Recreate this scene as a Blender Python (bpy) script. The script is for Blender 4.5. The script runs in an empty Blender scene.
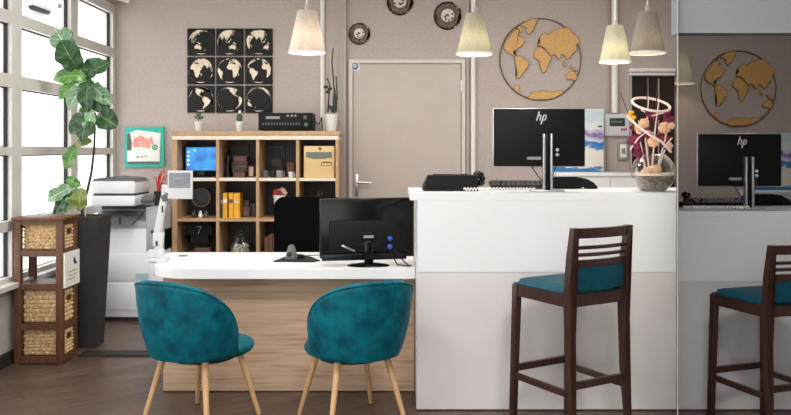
import bpy, bmesh, math, random
from mathutils import Vector, Matrix, Euler
random.seed(7)
PI = math.pi
SC = bpy.context.scene
C = SC.collection
F = 816.0; CX = 395.5; HY = 150.0; H = 1.42

def P(px, py, d):
    """point of the place seen at that bearing, at distance d along the room"""
    return Vector(((px - CX) * d / F, d, H - (py - HY) * d / F))
def PX(px, d): return (px - CX) * d / F
def PZ(py, d): return H - (py - HY) * d / F

# ------------------------------------------------------------------ materials
def lin(c):
    r = []
    for v in c[:3]:
        v /= 255.0
        r.append(v / 12.92 if v <= 0.04045 else ((v + 0.055) / 1.055) ** 2.4)
    return (r[0], r[1], r[2], 1.0)
MATS = {}
def mat(name, col, rough=0.5, metal=0.0, var=0.0, vscale=20.0, bump=0.0, bscale=60.0, stretch=(1, 1, 1), col2=None, spec=0.5, emit=None, estr=0.0, sheen=0.0, coat=0.0, trans=0.0, ior=1.45, detail=4.0):
    m = bpy.data.materials.new(name); m.use_nodes = True
    nt = m.node_tree; b = nt.nodes['Principled BSDF']
    b.inputs['Base Color'].default_value = lin(col)
    b.inputs['Roughness'].default_value = rough
    b.inputs['Metallic'].default_value = metal
    b.inputs['Specular IOR Level'].default_value = spec
    b.inputs['Transmission Weight'].default_value = trans
    b.inputs['IOR'].default_value = ior
    if sheen:
        b.inputs['Sheen Weight'].default_value = sheen
        b.inputs['Sheen Roughness'].default_value = 0.35
        b.inputs['Sheen Tint'].default_value = lin(col2 or col)
    if coat: b.inputs['Coat Weight'].default_value = coat
    if emit:
        b.inputs['Emission Color'].default_value = lin(emit); b.inputs['Emission Strength'].default_value = estr
    if var or col2 or bump:
        tc = nt.nodes.new('ShaderNodeTexCoord'); mp = nt.nodes.new('ShaderNodeMapping')
        mp.inputs['Scale'].default_value = stretch
        nt.links.new(tc.outputs['Object'], mp.inputs['Vector'])
    if var or col2:
        n = nt.nodes.new('ShaderNodeTexNoise'); n.inputs['Scale'].default_value = vscale; n.inputs['Detail'].default_value = detail
        nt.links.new(mp.outputs['Vector'], n.inputs['Vector'])
        r = nt.nodes.new('ShaderNodeValToRGB')
        a = lin(col); 
        if col2: lo, hi = a, lin(col2)
        else:
            lo = tuple(x * (1 - var) for x in a[:3]) + (1,); hi = tuple(min(1, x * (1 + var)) for x in a[:3]) + (1,)
        r.color_ramp.elements[0].color = lo; r.color_ramp.elements[1].color = hi
        r.color_ramp.elements[0].position = 0.33; r.color_ramp.elements[1].position = 0.67
        nt.links.new(n.outputs['Fac'], r.inputs['Fac']); nt.links.new(r.outputs['Color'], b.inputs['Base Color'])
    if bump:
        n2 = nt.nodes.new('ShaderNodeTexNoise'); n2.inputs['Scale'].default_value = bscale; n2.inputs['Detail'].default_value = 3
        nt.links.new(mp.outputs['Vector'], n2.inputs['Vector'])
        bp = nt.nodes.new('ShaderNodeBump'); bp.inputs['Strength'].default_value = bump; bp.inputs['Distance'].default_value = 0.01
        nt.links.new(n2.outputs['Fac'], bp.inputs['Height']); nt.links.new(bp.outputs['Normal'], b.inputs['Normal'])
    MATS[name] = m
    return m
M = MATS

mat('wall_paper', (188, 175, 168), 0.85, var=0.06, vscale=60, bump=0.12, bscale=240)
mat('grey_wall', (172, 168, 162), 0.85, var=0.05, vscale=30)
mat('ceiling_white', (232, 230, 226), 0.9)
mat('bulkhead_grey', (142, 146, 149), 0.8, var=0.02, vscale=4)
mat('white_paint', (236, 231, 225), 0.5)
mat('door_paint', (194, 182, 172), 0.55, var=0.03, vscale=6)
mat('door_frame_paint', (214, 203, 193), 0.5)
mat('post_grey', (178, 166, 158), 0.5)
mat('alu', (206, 203, 197), 0.45, metal=0.0, var=0.05, vscale=10)
mat('rubber', (18, 18, 18), 0.6)
mat('dark_base', (42, 38, 36), 0.6)
mat('white_laminate', (234, 233, 232), 0.35, spec=0.4)
mat('satin_laminate', (220, 215, 213), 0.3, spec=0.5, var=0.03, vscale=3)
mat('dimmed_laminate', (208, 209, 211), 0.35, spec=0.4)  # white counter laminate darkened, shade of the bay put into the colour
mat('dimmed_satin', (198, 196, 196), 0.3)  # lower panel colour darkened the same way for the bay
mat('desk_white', (240, 239, 237), 0.3)
mat('cabinet_edge', (236, 222, 202), 0.5, var=0.06, vscale=14, stretch=(1, 1, 6))
mat('cabinet_oak', (188, 154, 116), 0.5, var=0.12, vscale=10, stretch=(6, 6, 0.7))
mat('cabinet_dark', (26, 18, 15), 0.5, var=0.3, vscale=6)
mat('teal_velvet', (0, 66, 80), 0.6, col2=(2, 104, 120), vscale=13, bump=0.15, bscale=26, sheen=0.6, spec=0.2, detail=7)
mat('teal_seat', (0, 60, 76), 0.6, col2=(0, 76, 92), vscale=16, sheen=0.4, bump=0.06, bscale=300, spec=0.3)
mat('beech', (206, 164, 118), 0.45, var=0.10, vscale=14, stretch=(5, 5, 0.6))
mat('wenge', (60, 38, 32), 0.32, var=0.35, vscale=16, stretch=(8, 8, 0.7), spec=0.5)
mat('tower_wood', (100, 64, 43), 0.5, var=0.3, vscale=16, stretch=(6, 6, 0.8))
mat('wicker', (176, 136, 88), 0.7, col2=(232, 204, 160), vscale=70)
mat('wicker_dark', (70, 44, 26), 0.8)
mat('planter', (52, 51, 51), 0.55, var=0.15, vscale=8, bump=0.1, bscale=50)
mat('soil', (40, 30, 24), 0.95, bump=0.6, bscale=80)
mat('bark', (70, 54, 40), 0.8, var=0.3, vscale=60)
mat('black_plastic', (11, 11, 12), 0.5, spec=0.25)
mat('black_gloss', (7, 7, 8), 0.22, spec=0.35)
mat('black_fabric', (7, 7, 8), 0.9, spec=0.1, var=0.25, vscale=180, bump=0.1, bscale=300)
mat('graphite', (36, 36, 38), 0.5)
mat('grey_plastic', (96, 97, 99), 0.45)
mat('silver', (196, 196, 198), 0.28, metal=0.85)
mat('white_plastic', (216, 216, 216), 0.35)
mat('printer_white', (238, 239, 241), 0.4)
mat('printer_grey', (172, 174, 178), 0.45)
mat('printer_dark', (62, 63, 66), 0.5)
mat('canvas_black', (20, 18, 18), 0.7, var=0.15, vscale=40)
mat('print_cream', (238, 222, 196), 0.7, var=0.06, vscale=90)
mat('map_gold', (206, 156, 92), 0.5, var=0.12, vscale=50, col2=(216, 170, 104))
mat('map_ring', (118, 90, 62), 0.5)
mat('rust', (116, 96, 82), 0.6, var=0.35, vscale=50)
mat('dial_cream', (226, 218, 204), 0.5)
mat('ceramic', (228, 226, 222), 0.25)
mat('beige_plastic', (222, 190, 134), 0.5, var=0.03, vscale=4)
mat('olive_grey', (112, 114, 104), 0.45)
mat('yellow_cover', (236, 172, 40), 0.55, var=0.06, vscale=40)
mat('green_cover', (40, 62, 48), 0.55)
mat('brown_cover', (108, 68, 52), 0.6, var=0.1, vscale=30)
mat('paper', (238, 236, 230), 0.7)
mat('photo_brown', (84, 62, 52), 0.5, col2=(46, 34, 30), vscale=30)
mat('mauve_box', (104, 76, 68), 0.6)
mat('clear_glass', (255, 255, 255), 0.02, trans=1.0, ior=1.45)
mat('pebble', (222, 220, 208), 0.45, col2=(150, 150, 140), vscale=30)
mat('gravel_dark', (36, 30, 26), 0.7, col2=(164, 146, 130), vscale=75, bump=0.8, bscale=90)
mat('red_petal', (168, 30, 40), 0.6, var=0.2, vscale=60)
mat('pink_petal', (232, 190, 170), 0.6, var=0.1, vscale=60)
mat('peach_petal', (236, 176, 128), 0.6, col2=(250, 212, 178), vscale=60)
mat('burgundy_leaf', (150, 42, 84), 0.55, col2=(96, 22, 46), vscale=40)
mat('yellow_petal', (240, 178, 40), 0.6)
mat('pale_cane', (248, 226, 212), 0.45)
mat('dark_twig', (70, 42, 36), 0.7)
mat('leaf_small', (64, 84, 52), 0.6, var=0.3, vscale=60)
mat('leaf_orchid', (44, 50, 36), 0.5)
mat('red_wire', (206, 60, 66), 0.5)
mat('teal_frame', (52, 178, 160), 0.4, var=0.12, vscale=14)
mat('poster_pale', (240, 234, 226), 0.6, col2=(212, 226, 222), vscale=14)
mat('poster_coral', (232, 132, 122), 0.6, col2=(238, 178, 168), vscale=40)
mat('poster_grey', (86, 96, 94), 0.6)
mat('green_badge', (40, 150, 96), 0.6)
mat('blue_badge', (64, 84, 150), 0.5)
mat('lcd', (50, 64, 62), 0.3)
mat('violet_text', (150, 60, 130), 0.5)
mat('switch_grey', (150, 146, 142), 0.4)
mat('sky_blue_tag', (168, 196, 206), 0.5)
mat('door_dark', (34, 26, 24), 0.4, col2=(52, 38, 34), vscale=3)
mat('icon_white', (240, 244, 250), 0.5, emit=(240, 246, 255), estr=0.9)
mat('cable_white', (226, 224, 220), 0.5)
mat('jersey_black', (20, 18, 18), 0.8)
mat('jersey_number', (196, 190, 176), 0.7)
mat('blue_plug', (40, 80, 190), 0.4)
mat('facade_grey', (196, 192, 190), 0.8)
mat('bulb', (255, 240, 200), 0.4, emit=(255, 226, 160), estr=9.0)

def nodes_of(name):
    m = bpy.data.materials.new(name); m.use_nodes = True
    MATS[name] = m
    return m, m.node_tree, m.node_tree.nodes['Principled BSDF']

# floor: brown wood-look planks laid along the room
def floor_mat():
    m, nt, b = nodes_of('floor_planks')
    tc = nt.nodes.new('ShaderNodeTexCoord'); mp = nt.nodes.new('ShaderNodeMapping')
    mp.inputs['Rotation'].default_value = (0, 0, math.radians(-38)); mp.inputs['Scale'].default_value = (1, 1, 1)
    nt.links.new(tc.outputs['Object'], mp.inputs['Vector'])
    br = nt.nodes.new('ShaderNodeTexBrick'); br.inputs['Scale'].default_value = 1.0
    br.inputs['Brick Width'].default_value = 1.2; br.inputs['Row Height'].default_value = 0.16; br.inputs['Mortar Size'].default_value = 0.003
    br.inputs['Color1'].default_value = lin((92, 75, 66)); br.inputs['Color2'].default_value = lin((114, 93, 82)); br.inputs['Mortar'].default_value = lin((58, 46, 41))
    nt.links.new(mp.outputs['Vector'], br.inputs['Vector'])
    mp2 = nt.nodes.new('ShaderNodeMapping'); mp2.inputs['Scale'].default_value = (1.4, 15, 1)
    nt.links.new(mp.outputs['Vector'], mp2.inputs['Vector'])
    n = nt.nodes.new('ShaderNodeTexNoise'); n.inputs['Scale'].default_value = 2.2; n.inputs['Detail'].default_value = 8; n.inputs['Roughness'].default_value = 0.65
    nt.links.new(mp2.outputs['Vector'], n.inputs['Vector'])
    r = nt.nodes.new('ShaderNodeValToRGB'); r.color_ramp.elements[0].position = 0.3; r.color_ramp.elements[1].position = 0.72
    r.color_ramp.elements[0].color = (0.32, 0.30, 0.29, 1); r.color_ramp.elements[1].color = (1.3, 1.28, 1.26, 1)
    nt.links.new(n.outputs['Fac'], r.inputs['Fac'])
    mx = nt.nodes.new('ShaderNodeMix'); mx.data_type = 'RGBA'; mx.blend_type = 'MULTIPLY'; mx.inputs['Factor'].default_value = 0.85
    nt.links.new(br.outputs['Color'], mx.inputs['A']); nt.links.new(r.outputs['Color'], mx.inputs['B'])
    nt.links.new(mx.outputs['Result'], b.inputs['Base Color'])
    b.inputs['Roughness'].default_value = 0.38
    bp = nt.nodes.new('ShaderNodeBump'); bp.inputs['Strength'].default_value = 0.15; bp.inputs['Distance'].default_value = 0.004
    nt.links.new(n.outputs['Fac'], bp.inputs['Height']); nt.links.new(bp.outputs['Normal'], b.inputs['Normal'])
floor_mat()

def oak_panel():
    m, nt, b = nodes_of('oak_panel')
    tc = nt.nodes.new('ShaderNodeTexCoord'); mp = nt.nodes.new('ShaderNodeMapping'); mp.inputs['Scale'].default_value = (1.0, 1, 26)
    nt.links.new(tc.outputs['Object'], mp.inputs['Vector'])
    n = nt.nodes.new('ShaderNodeTexNoise'); n.inputs['Scale'].default_value = 2.0; n.inputs['Detail'].default_value = 9; n.inputs['Roughness'].default_value = 0.62; n.inputs['Distortion'].default_value = 0.6
    nt.links.new(mp.outputs['Vector'], n.inputs['Vector'])
    r = nt.nodes.new('ShaderNodeValToRGB'); e = r.color_ramp.elements
    e[0].position = 0.28; e[0].color = lin((156, 122, 96)); e[1].position = 0.72; e[1].color = lin((206, 176, 148))
    x = r.color_ramp.elements.new(0.46); x.color = lin((190, 158, 130))
    nt.links.new(n.outputs['Fac'], r.inputs['Fac']); nt.links.new(r.outputs['Color'], b.inputs['Base Color'])
    b.inputs['Roughness'].default_value = 0.5
oak_panel()

def leaf_mat(name, base, vein, tip):
    m, nt, b = nodes_of(name)
    uv = nt.nodes.new('ShaderNodeUVMap'); sp = nt.nodes.new('ShaderNodeSeparateXYZ')
    nt.links.new(uv.outputs['UV'], sp.inputs['Vector'])
    def math_(op, a, bv=None):
        q = nt.nodes.new('ShaderNodeMath'); q.operation = op
        for i, v in enumerate((a, bv)):
            if v is None: continue
            if isinstance(v, (int, float)): q.inputs[i].default_value = v
            else: nt.links.new(v, q.inputs[i])
        return q.outputs[0]
    s = math_('ABSOLUTE', math_('SUBTRACT', sp.outputs['X'], 0.5))
    w = math_('SUBTRACT', sp.outputs['Y'], math_('MULTIPLY', s, 0.55))
    ve = math_('POWER', math_('ABSOLUTE', math_('SINE', math_('MULTIPLY', w, 19.0))), 34.0)
    mid = math_('LESS_THAN', s, 0.022)
    v = math_('MINIMUM', math_('ADD', math_('MULTIPLY', ve, 0.5), mid), 1.0)
    tc = nt.nodes.new('ShaderNodeTexCoord'); n = nt.nodes.new('ShaderNodeTexNoise'); n.inputs['Scale'].default_value = 16; nt.links.new(tc.outputs['Object'], n.inputs['Vector'])
    m0 = nt.nodes.new('ShaderNodeMix'); m0.data_type = 'RGBA'; m0.inputs['A'].default_value = lin(base); m0.inputs['B'].default_value = lin(tip)
    nt.links.new(n.outputs['Fac'], m0.inputs['Factor'])
    m1 = nt.nodes.new('ShaderNodeMix'); m1.data_type = 'RGBA'; m1.inputs['B'].default_value = lin(vein)
    nt.links.new(v, m1.inputs['Factor']); nt.links.new(m0.outputs['Result'], m1.inputs['A'])
    nt.links.new(m1.outputs['Result'], b.inputs['Base Color'])
    b.inputs['Roughness'].default_value = 0.35; b.inputs['Coat Weight'].default_value = 0.2
    b.inputs['Subsurface Weight'].default_value = 0.0
leaf_mat('leaf_dark', (24, 62, 26), (96, 136, 84), (44, 84, 38))
leaf_mat('leaf_green', (62, 118, 40), (150, 190, 110), (92, 146, 58))
leaf_mat('leaf_pale', (82, 124, 84), (210, 224, 204), (132, 168, 126))
leaf_mat('leaf_olive', (92, 110, 44), (158, 168, 96), (124, 138, 66))

def window_pane():
    m, nt, b = nodes_of('window_glass')
    tr = nt.nodes.new('ShaderNodeBsdfTransparent'); gl = nt.nodes.new('ShaderNodeBsdfGlossy'); gl.inputs['Roughness'].default_value = 0.03
    mx = nt.nodes.new('ShaderNodeMixShader'); mx.inputs[0].default_value = 0.04
    nt.links.new(tr.outputs[0], mx.inputs[1]); nt.links.new(gl.outputs[0], mx.inputs[2])
    nt.links.new(mx.outputs[0], nt.nodes['Material Output'].inputs['Surface'])
window_pane()
def bowl_glass():
    m, nt, b = nodes_of('bowl_glass')
    tr = nt.nodes.new('ShaderNodeBsdfTransparent'); tr.inputs[0].default_value = (0.93, 0.94, 0.93, 1)
    gl = nt.nodes.new('ShaderNodeBsdfGlossy'); gl.inputs['Roughness'].default_value = 0.04
    fr = nt.nodes.new('ShaderNodeLayerWeight'); fr.inputs['Blend'].default_value = 0.35
    mx = nt.nodes.new('ShaderNodeMixShader')
    nt.links.new(fr.outputs['Facing'], mx.inputs[0]); nt.links.new(tr.outputs[0], mx.inputs[1]); nt.links.new(gl.outputs[0], mx.inputs[2])
    nt.links.new(mx.outputs[0], nt.nodes['Material Output'].inputs['Surface'])
bowl_glass()
def shade_mat(name, col):
    m, nt, b = nodes_of(name)
    tc = nt.nodes.new('ShaderNodeTexCoord'); n = nt.nodes.new('ShaderNodeTexNoise'); n.inputs['Scale'].default_value = 90; n.inputs['Detail'].default_value = 5
    nt.links.new(tc.outputs['Object'], n.inputs['Vector'])
    mc = nt.nodes.new('ShaderNodeMix'); mc.data_type = 'RGBA'
    a = lin(col); mc.inputs['A'].default_value = tuple(x * 0.72 for x in a[:3]) + (1,); mc.inputs['B'].default_value = tuple(min(1, x * 1.2) for x in a[:3]) + (1,)
    nt.links.new(n.outputs['Fac'], mc.inputs['Factor'])
    df = nt.nodes.new('ShaderNodeBsdfDiffuse'); tl = nt.nodes.new('ShaderNodeBsdfTranslucent')
    nt.links.new(mc.outputs['Result'], df.inputs['Color']); nt.links.new(mc.outputs['Result'], tl.inputs['Color'])
    mx = nt.nodes.new('ShaderNodeMixShader'); mx.inputs[0].default_value = 0.35
    nt.links.new(df.outputs[0], mx.inputs[1]); nt.links.new(tl.outputs[0], mx.inputs[2])
    nt.links.new(mx.outputs[0], nt.nodes['Material Output'].inputs['Surface'])
shade_mat('shade_cream', (212, 204, 196)); shade_mat('shade_yellow', (188, 186, 168)); shade_mat('shade_taupe', (168, 160, 150))
def screen_blue():
    m, nt, b = nodes_of('screen_blue')
    tc = nt.nodes.new('ShaderNodeTexCoord'); n = nt.nodes.new('ShaderNodeTexNoise'); n.inputs['Scale'].default_value = 9
    nt.links.new(tc.outputs['Object'], n.inputs['Vector'])
    r = nt.nodes.new('ShaderNodeValToRGB'); e = r.color_ramp.elements
    e[0].position = 0.3; e[0].color = lin((4, 84, 190)); e[1].position = 0.7; e[1].color = lin((50, 176, 246))
    nt.links.new(n.outputs['Fac'], r.inputs['Fac'])
    b.inputs['Base Color'].default_value = (0.01, 0.02, 0.05, 1); b.inputs['Roughness'].default_value = 0.2
    nt.links.new(r.outputs['Color'], b.inputs['Emission Color']); b.inputs['Emission Strength'].default_value = 0.8
screen_blue()
def sea_art():
    m, nt, b = nodes_of('sea_art')
    tc = nt.nodes.new('ShaderNodeTexCoord'); mp = nt.nodes.new('ShaderNodeMapping'); mp.inputs['Scale'].default_value = (3.0, 1, 9)
    nt.links.new(tc.outputs['Object'], mp.inputs['Vector'])
    n = nt.nodes.new('ShaderNodeTexNoise'); n.inputs['Scale'].default_value = 2.0; n.inputs['Detail'].default_value = 4
    nt.links.new(mp.outputs['Vector'], n.inputs['Vector'])
    sp = nt.nodes.new('ShaderNodeSeparateXYZ'); nt.links.new(tc.outputs['Object'], sp.inputs['Vector'])
    mu = nt.nodes.new('ShaderNodeMath'); mu.operation = 'MULTIPLY_ADD'; nt.links.new(n.outputs['Fac'], mu.inputs[0]); mu.inputs[1].default_value = 0.34; mu.inputs[2].default_value = -0.17
    ad = nt.nodes.new('ShaderNodeMath'); ad.operation = 'MULTIPLY_ADD'; nt.links.new(sp.outputs['Z'], ad.inputs[0]); ad.inputs[1].default_value = 1.7; nt.links.new(mu.outputs[0], ad.inputs[2])
    r = nt.nodes.new('ShaderNodeValToRGB'); e = r.color_ramp.elements
    e[0].position = 0.0; e[0].color = lin((60, 120, 176)); e[1].position = 1.0; e[1].color = lin((232, 234, 234))
    for p, c in ((0.05, (70, 132, 186)), (0.07, (234, 228, 210)), (0.34, (236, 232, 220)), (0.36, (84, 146, 202)), (0.44, (54, 112, 188)), (0.47, (226, 228, 234)), (0.53, (196, 186, 214)), (0.57, (128, 108, 168)), (0.62, (212, 206, 224)), (0.66, (238, 238, 236)), (0.86, (204, 222, 226))):
        x = e.new(p); x.color = lin(c)
    nt.links.new(ad.outputs[0], r.inputs['Fac']); nt.links.new(r.outputs['Color'], b.inputs['Base Color']); b.inputs['Roughness'].default_value = 0.6
sea_art()

# ------------------------------------------------------------------ mesh helpers
class B:
    def __init__(s): s.bm = bmesh.new(); s.uv = None
    def _xf(s, vs, mtx):
        for v in vs: v.co = mtx @ v.co
    def box(s, c, size, bev=0.0, rot=None, seg=2):
        r = bmesh.ops.create_cube(s.bm, size=1.0); vs = r['verts']
        for v in vs: v.co = Vector((v.co.x * size[0], v.co.y * size[1], v.co.z * size[2]))
        if bev > 0:
            es = list({e for v in vs for e in v.link_edges})
            q = bmesh.ops.bevel(s.bm, geom=es, offset=min(bev, min(size) * 0.45), segments=seg, profile=0.5, affect='EDGES')
            vs = list({v for f in q['faces'] for v in f.verts} | {v for v in vs if v.is_valid})
        mt = Matrix.Translation(Vector(c))
        if rot is not None: mt = mt @ Euler(rot).to_matrix().to_4x4()
        s._xf(vs, mt); return s
    def bb(s, lo, hi, bev=0.0):
        lo, hi = Vector(lo), Vector(hi)
        return s.box((lo + hi) / 2, (abs(hi.x - lo.x), abs(hi.y - lo.y), abs(hi.z - lo.z)), bev)
    def bar(s, a, b, w, h, w2=None, h2=None, up=(0, 0, 1), bev=0.0):
        a, b = Vector(a), Vector(b); d = (b - a).normalized(); up = Vector(up)
        x = d.cross(up)
        if x.length < 1e-4: x = d.cross(Vector((0, 1, 0)))
        x.normalize(); y = x.cross(d).normalized()
        w2 = w if w2 is None else w2; h2 = h if h2 is None else h2
        vs = []
        for (p, ww, hh) in ((a, w, h), (b, w2, h2)):
            for sx, sy in ((-1, -1), (1, -1), (1, 1), (-1, 1)):
                vs.append(s.bm.verts.new(p + x * sx * ww / 2 + y * sy * hh / 2))
        fs = [vs[3::-1], vs[4:8]] + [[vs[i], vs[(i + 1) % 4], vs[4 + (i + 1) % 4], vs[4 + i]] for i in range(4)]
        faces = [s.bm.faces.new(f) for f in fs]
        if bev:
            es = list({e for f in faces for e in f.edges})
            bmesh.ops.bevel(s.bm, geom=es, offset=bev, segments=2, profile=0.5, affect='EDGES')
        return s
    def tube(s, pts, r, seg=10, cap=True):
        pts = [Vector(p) for p in pts]; n = len(pts)
        rs = r if isinstance(r, (list, tuple)) else [r] * n
        rings = []; prev = None
        for i, p in enumerate(pts):
            t = (pts[min(i + 1, n - 1)] - pts[max(i - 1, 0)]).normalized()
            if prev is None:
                x = t.cross(Vector((0, 0, 1)))
                if x.length < 1e-3: x = t.cross(Vector((0, 1, 0)))
            else: x = prev - t * prev.dot(t)
            if x.length < 1e-6: x = t.orthogonal()
            x.normalize(); prev = x; y = t.cross(x)
            rings.append([s.bm.verts.new(p + (x * math.cos(2 * PI * k / seg) + y * math.sin(2 * PI * k / seg)) * rs[i]) for k in range(seg)])
        for i in range(n - 1):
            for k in range(seg):
                s.bm.faces.new((rings[i][k], rings[i][(k + 1) % seg], rings[i + 1][(k + 1) % seg], rings[i + 1][k]))
        if cap:
            s.bm.faces.new(rings[0][::-1]); s.bm.faces.new(rings[-1])
        return s
    def ring(s, c, R, r, axis='y', seg=64, ts=8, tilt=None, sq=1.0):
        rows = []
        for i in range(seg):
            a = 2 * PI * i / seg; row = []
            for k in range(ts):
                b = 2 * PI * k / ts; rr = R + r * math.cos(b); h = r * math.sin(b)
                if axis == 'y': v = Vector((rr * math.cos(a), h, rr * math.sin(a)))
                else: v = Vector((rr * math.cos(a), rr * math.sin(a) * sq, h))
                if tilt is not None: v = Euler(tilt).to_matrix() @ v
                row.append(s.bm.verts.new(Vector(c) + v))
            rows.append(row)
        for i in range(seg):
            for k in range(ts):
                s.bm.faces.new((rows[i][k], rows[(i + 1) % seg][k], rows[(i + 1) % seg][(k + 1) % ts], rows[i][(k + 1) % ts]))
        return s
    def lathe(s, prof, c=(0, 0, 0), seg=24, sx=1, sy=1, rot=0.0, axis='z', cap=True, loop=False):
        rows = []
        for r, z in prof:
            if axis == 'z': rows.append([s.bm.verts.new(Vector(c) + Vector((r * sx * math.cos(2 * PI * k / seg + rot), r * sy * math.sin(2 * PI * k / seg + rot), z))) for k in range(seg)])
            else: rows.append([s.bm.verts.new(Vector(c) + Vector((r * sx * math.cos(2 * PI * k / seg + rot), -z, r * sy * math.sin(2 * PI * k / seg + rot)))) for k in range(seg)])
        for i in range(len(rows) - 1):
            for k in range(seg):
                s.bm.faces.new((rows[i][k], rows[i][(k + 1) % seg], rows[i + 1][(k + 1) % seg], rows[i + 1][k]))
        if loop:
            for k in range(seg): s.bm.faces.new((rows[-1][k], rows[-1][(k + 1) % seg], rows[0][(k + 1) % seg], rows[0][k]))
            return s
        if prof[0][0] > 1e-5: s.bm.faces.new(rows[0][::-1])
        if cap and prof[-1][0] > 1e-5: s.bm.faces.new(rows[-1])
        return s
    def ball(s, c, r, sc=(1, 1, 1), u=16, v=10, rot=None):
        q = bmesh.ops.create_uvsphere(s.bm, u_segments=u, v_segments=v, radius=r)
        mt = Matrix.Translation(Vector(c))
        if rot is not None: mt = mt @ Euler(rot).to_matrix().to_4x4()
        s._xf(q['verts'], mt @ Matrix.Diagonal((sc[0], sc[1], sc[2], 1))); return s
    def prism(s, poly, a, b, plane='xz'):
        """outline in a plane, given depth from a to b along the third axis"""
        def mk(p, t):
            if plane == 'xz': return Vector((p[0], t, p[1]))
            if plane == 'xy': return Vector((p[0], p[1], t))
            return Vector((t, p[0], p[1]))
        lo = [s.bm.verts.new(mk(p, a)) for p in poly]; hi = [s.bm.verts.new(mk(p, b)) for p in poly]
        n = len(poly)
        f1 = s.bm.faces.new(lo); f2 = s.bm.faces.new(hi[::-1])
        for i in range(n): s.bm.faces.new((lo[i], hi[i], hi[(i + 1) % n], lo[(i + 1) % n]))
        bmesh.ops.triangulate(s.bm, faces=[f1, f2])
        return s
    def grid(s, fn, nu, nv, closeu=False, uv=False):
        vs = [[s.bm.verts.new(fn(i / nu, j / nv)) for j in range(nv + 1)] for i in range(nu if closeu else nu + 1)]
        lay = s.bm.loops.layers.uv.verify() if uv else None
        nn = len(vs)
        for i in range(nu):
            for j in range(nv):
                f = s.bm.faces.new((vs[i][j], vs[(i + 1) % nn][j], vs[(i + 1) % nn][j + 1], vs[i][j + 1]))
                if lay:
                    for l, (a, b) in zip(f.loops, ((i, j), (i + 1, j), (i + 1, j + 1), (i, j + 1))): l[lay].uv = (a / nu, b / nv)
        return vs
    def move(s, off=(0, 0, 0), rz=0.0):
        mt = Matrix.Translation(Vector(off)) @ Matrix.Rotation(rz, 4, 'Z')
        for v in s.bm.verts: v.co = mt @ v.co
        return s

def obj(name, b, m, parent=None, smooth=True, label=None, kind=None, angle=38):
    bm = b.bm if isinstance(b, B) else b
    bmesh.ops.recalc_face_normals(bm, faces=bm.faces[:])
    me = bpy.data.meshes.new(name); bm.to_mesh(me); bm.free()
    me.materials.append(MATS[m] if isinstance(m, str) else m)
    if smooth:
        me.shade_smooth()
        try: me.set_sharp_from_angle(angle=math.radians(angle))
        except Exception: pass
    o = bpy.data.objects.new(name, me); C.objects.link(o)
    if parent is not None: o.parent = parent
    if label: o['label'] = label
    if kind: o['kind'] = kind
    return o
def tag(o, label, cat, group=None, kind=None):
    o['label'] = label; o['category'] = cat
    if group: o['group'] = group
    if kind: o['kind'] = kind
    return o
def thing(name, label, cat, loc=(0, 0, 0), rz=0.0, group=None, sc=1.0):
    o = bpy.data.objects.new(name, None); C.objects.link(o)
    o.location = loc; o.rotation_euler = (0, 0, rz); o.scale = (sc, sc, sc); o.empty_display_size = 0.1
    return tag(o, label, cat, group)
def dup(root, label, loc=None, rz=None, sc=None, group=None):
    r = root.copy(); C.objects.link(r); r['label'] = label
    if loc is not None: r.location = loc
    if rz is not None: r.rotation_euler = (0, 0, rz)
    if sc is not None: r.scale = (sc, sc, sc)
    if group: r['group'] = group
    for ch in list(root.children):
        c = ch.copy(); C.objects.link(c); c.parent = r
        for g in list(ch.children):
            d = g.copy(); C.objects.link(d); d.parent = c
    return r
def struct(name, b, m, parent=None, smooth=False):
    o = obj(name, b, m, parent, smooth=smooth)
    if parent is None: o['kind'] = 'structure'
    return o
def sempty(name, loc=(0, 0, 0)):
    o = bpy.data.objects.new(name, None); C.objects.link(o); o.location = loc; o['kind'] = 'structure'; return o

# ------------------------------------------------------------------ the room
XW = -2.56          # window wall
YB = 7.47           # back wall
CEIL = 2.95
YB2 = 7.93          # back wall of the bay on the right
KP = (677 - CX) / F # bearing of the light-blocking panel
XR = 4.6
Y0 = -1.6

struct('floor', B().bb((XW - 0.3, Y0, -0.1), (XR, YB2 + 0.1, 0)), 'floor_planks')
struct('ceiling', B().bb((XW - 0.2, Y0, CEIL), (XR, YB2 + 0.1, CEIL + 0.1)), 'ceiling_white')
xe = KP * YB
# back wall with the dark doorway opening at its right end
ox0, ox1, oz1 = PX(631, YB), xe - 0.002, PZ(76, YB)
w = B()
w.bb((XW - 0.06, YB, 0), (ox0, YB + 0.1, CEIL)); w.bb((ox0, YB, oz1), (xe, YB + 0.1, CEIL))
struct('wall_back', w, 'wall_paper')
struct('wall_bay', B().bb((xe - 0.9, YB2, 0), (XR, YB2 + 0.1, CEIL)), 'wall_paper')
struct('wall_right', B().bb((XR - 0.1, Y0, 0), (XR, YB2, CEIL)), 'grey_wall')
struct('wall_light_block', B().bb((0.9, Y0 - 0.1, 0), (XR, Y0, CEIL)), 'grey_wall')  # unseen part-width wall, added to block light from behind the camera
# thin edge-on panel, added to keep light out of the bay
pt = B(); n_ = Vector((1, -KP, 0)).normalized() * 0.005
a, b_ = Vector((KP * 3.7, 3.7, 0)), Vector((KP * (YB - 0.01), YB - 0.01, 0))
def quadprism(bm, q, z0, z1):
    bm.prism([(v.x, v.y) for v in q], z0, z1, 'xy')
quadprism(pt, [a, a + n_, b_ + n_, b_], 0.0, CEIL)
struct('light_block_panel', pt, 'grey_wall')
# bulkhead over the bay
hz = PZ(33, 3.75)
struct('wall_bulkhead', B().bb((KP * 3.75 + 0.008, 3.75, hz), (XR - 0.1, 3.85, CEIL)), 'bulkhead_grey')
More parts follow.
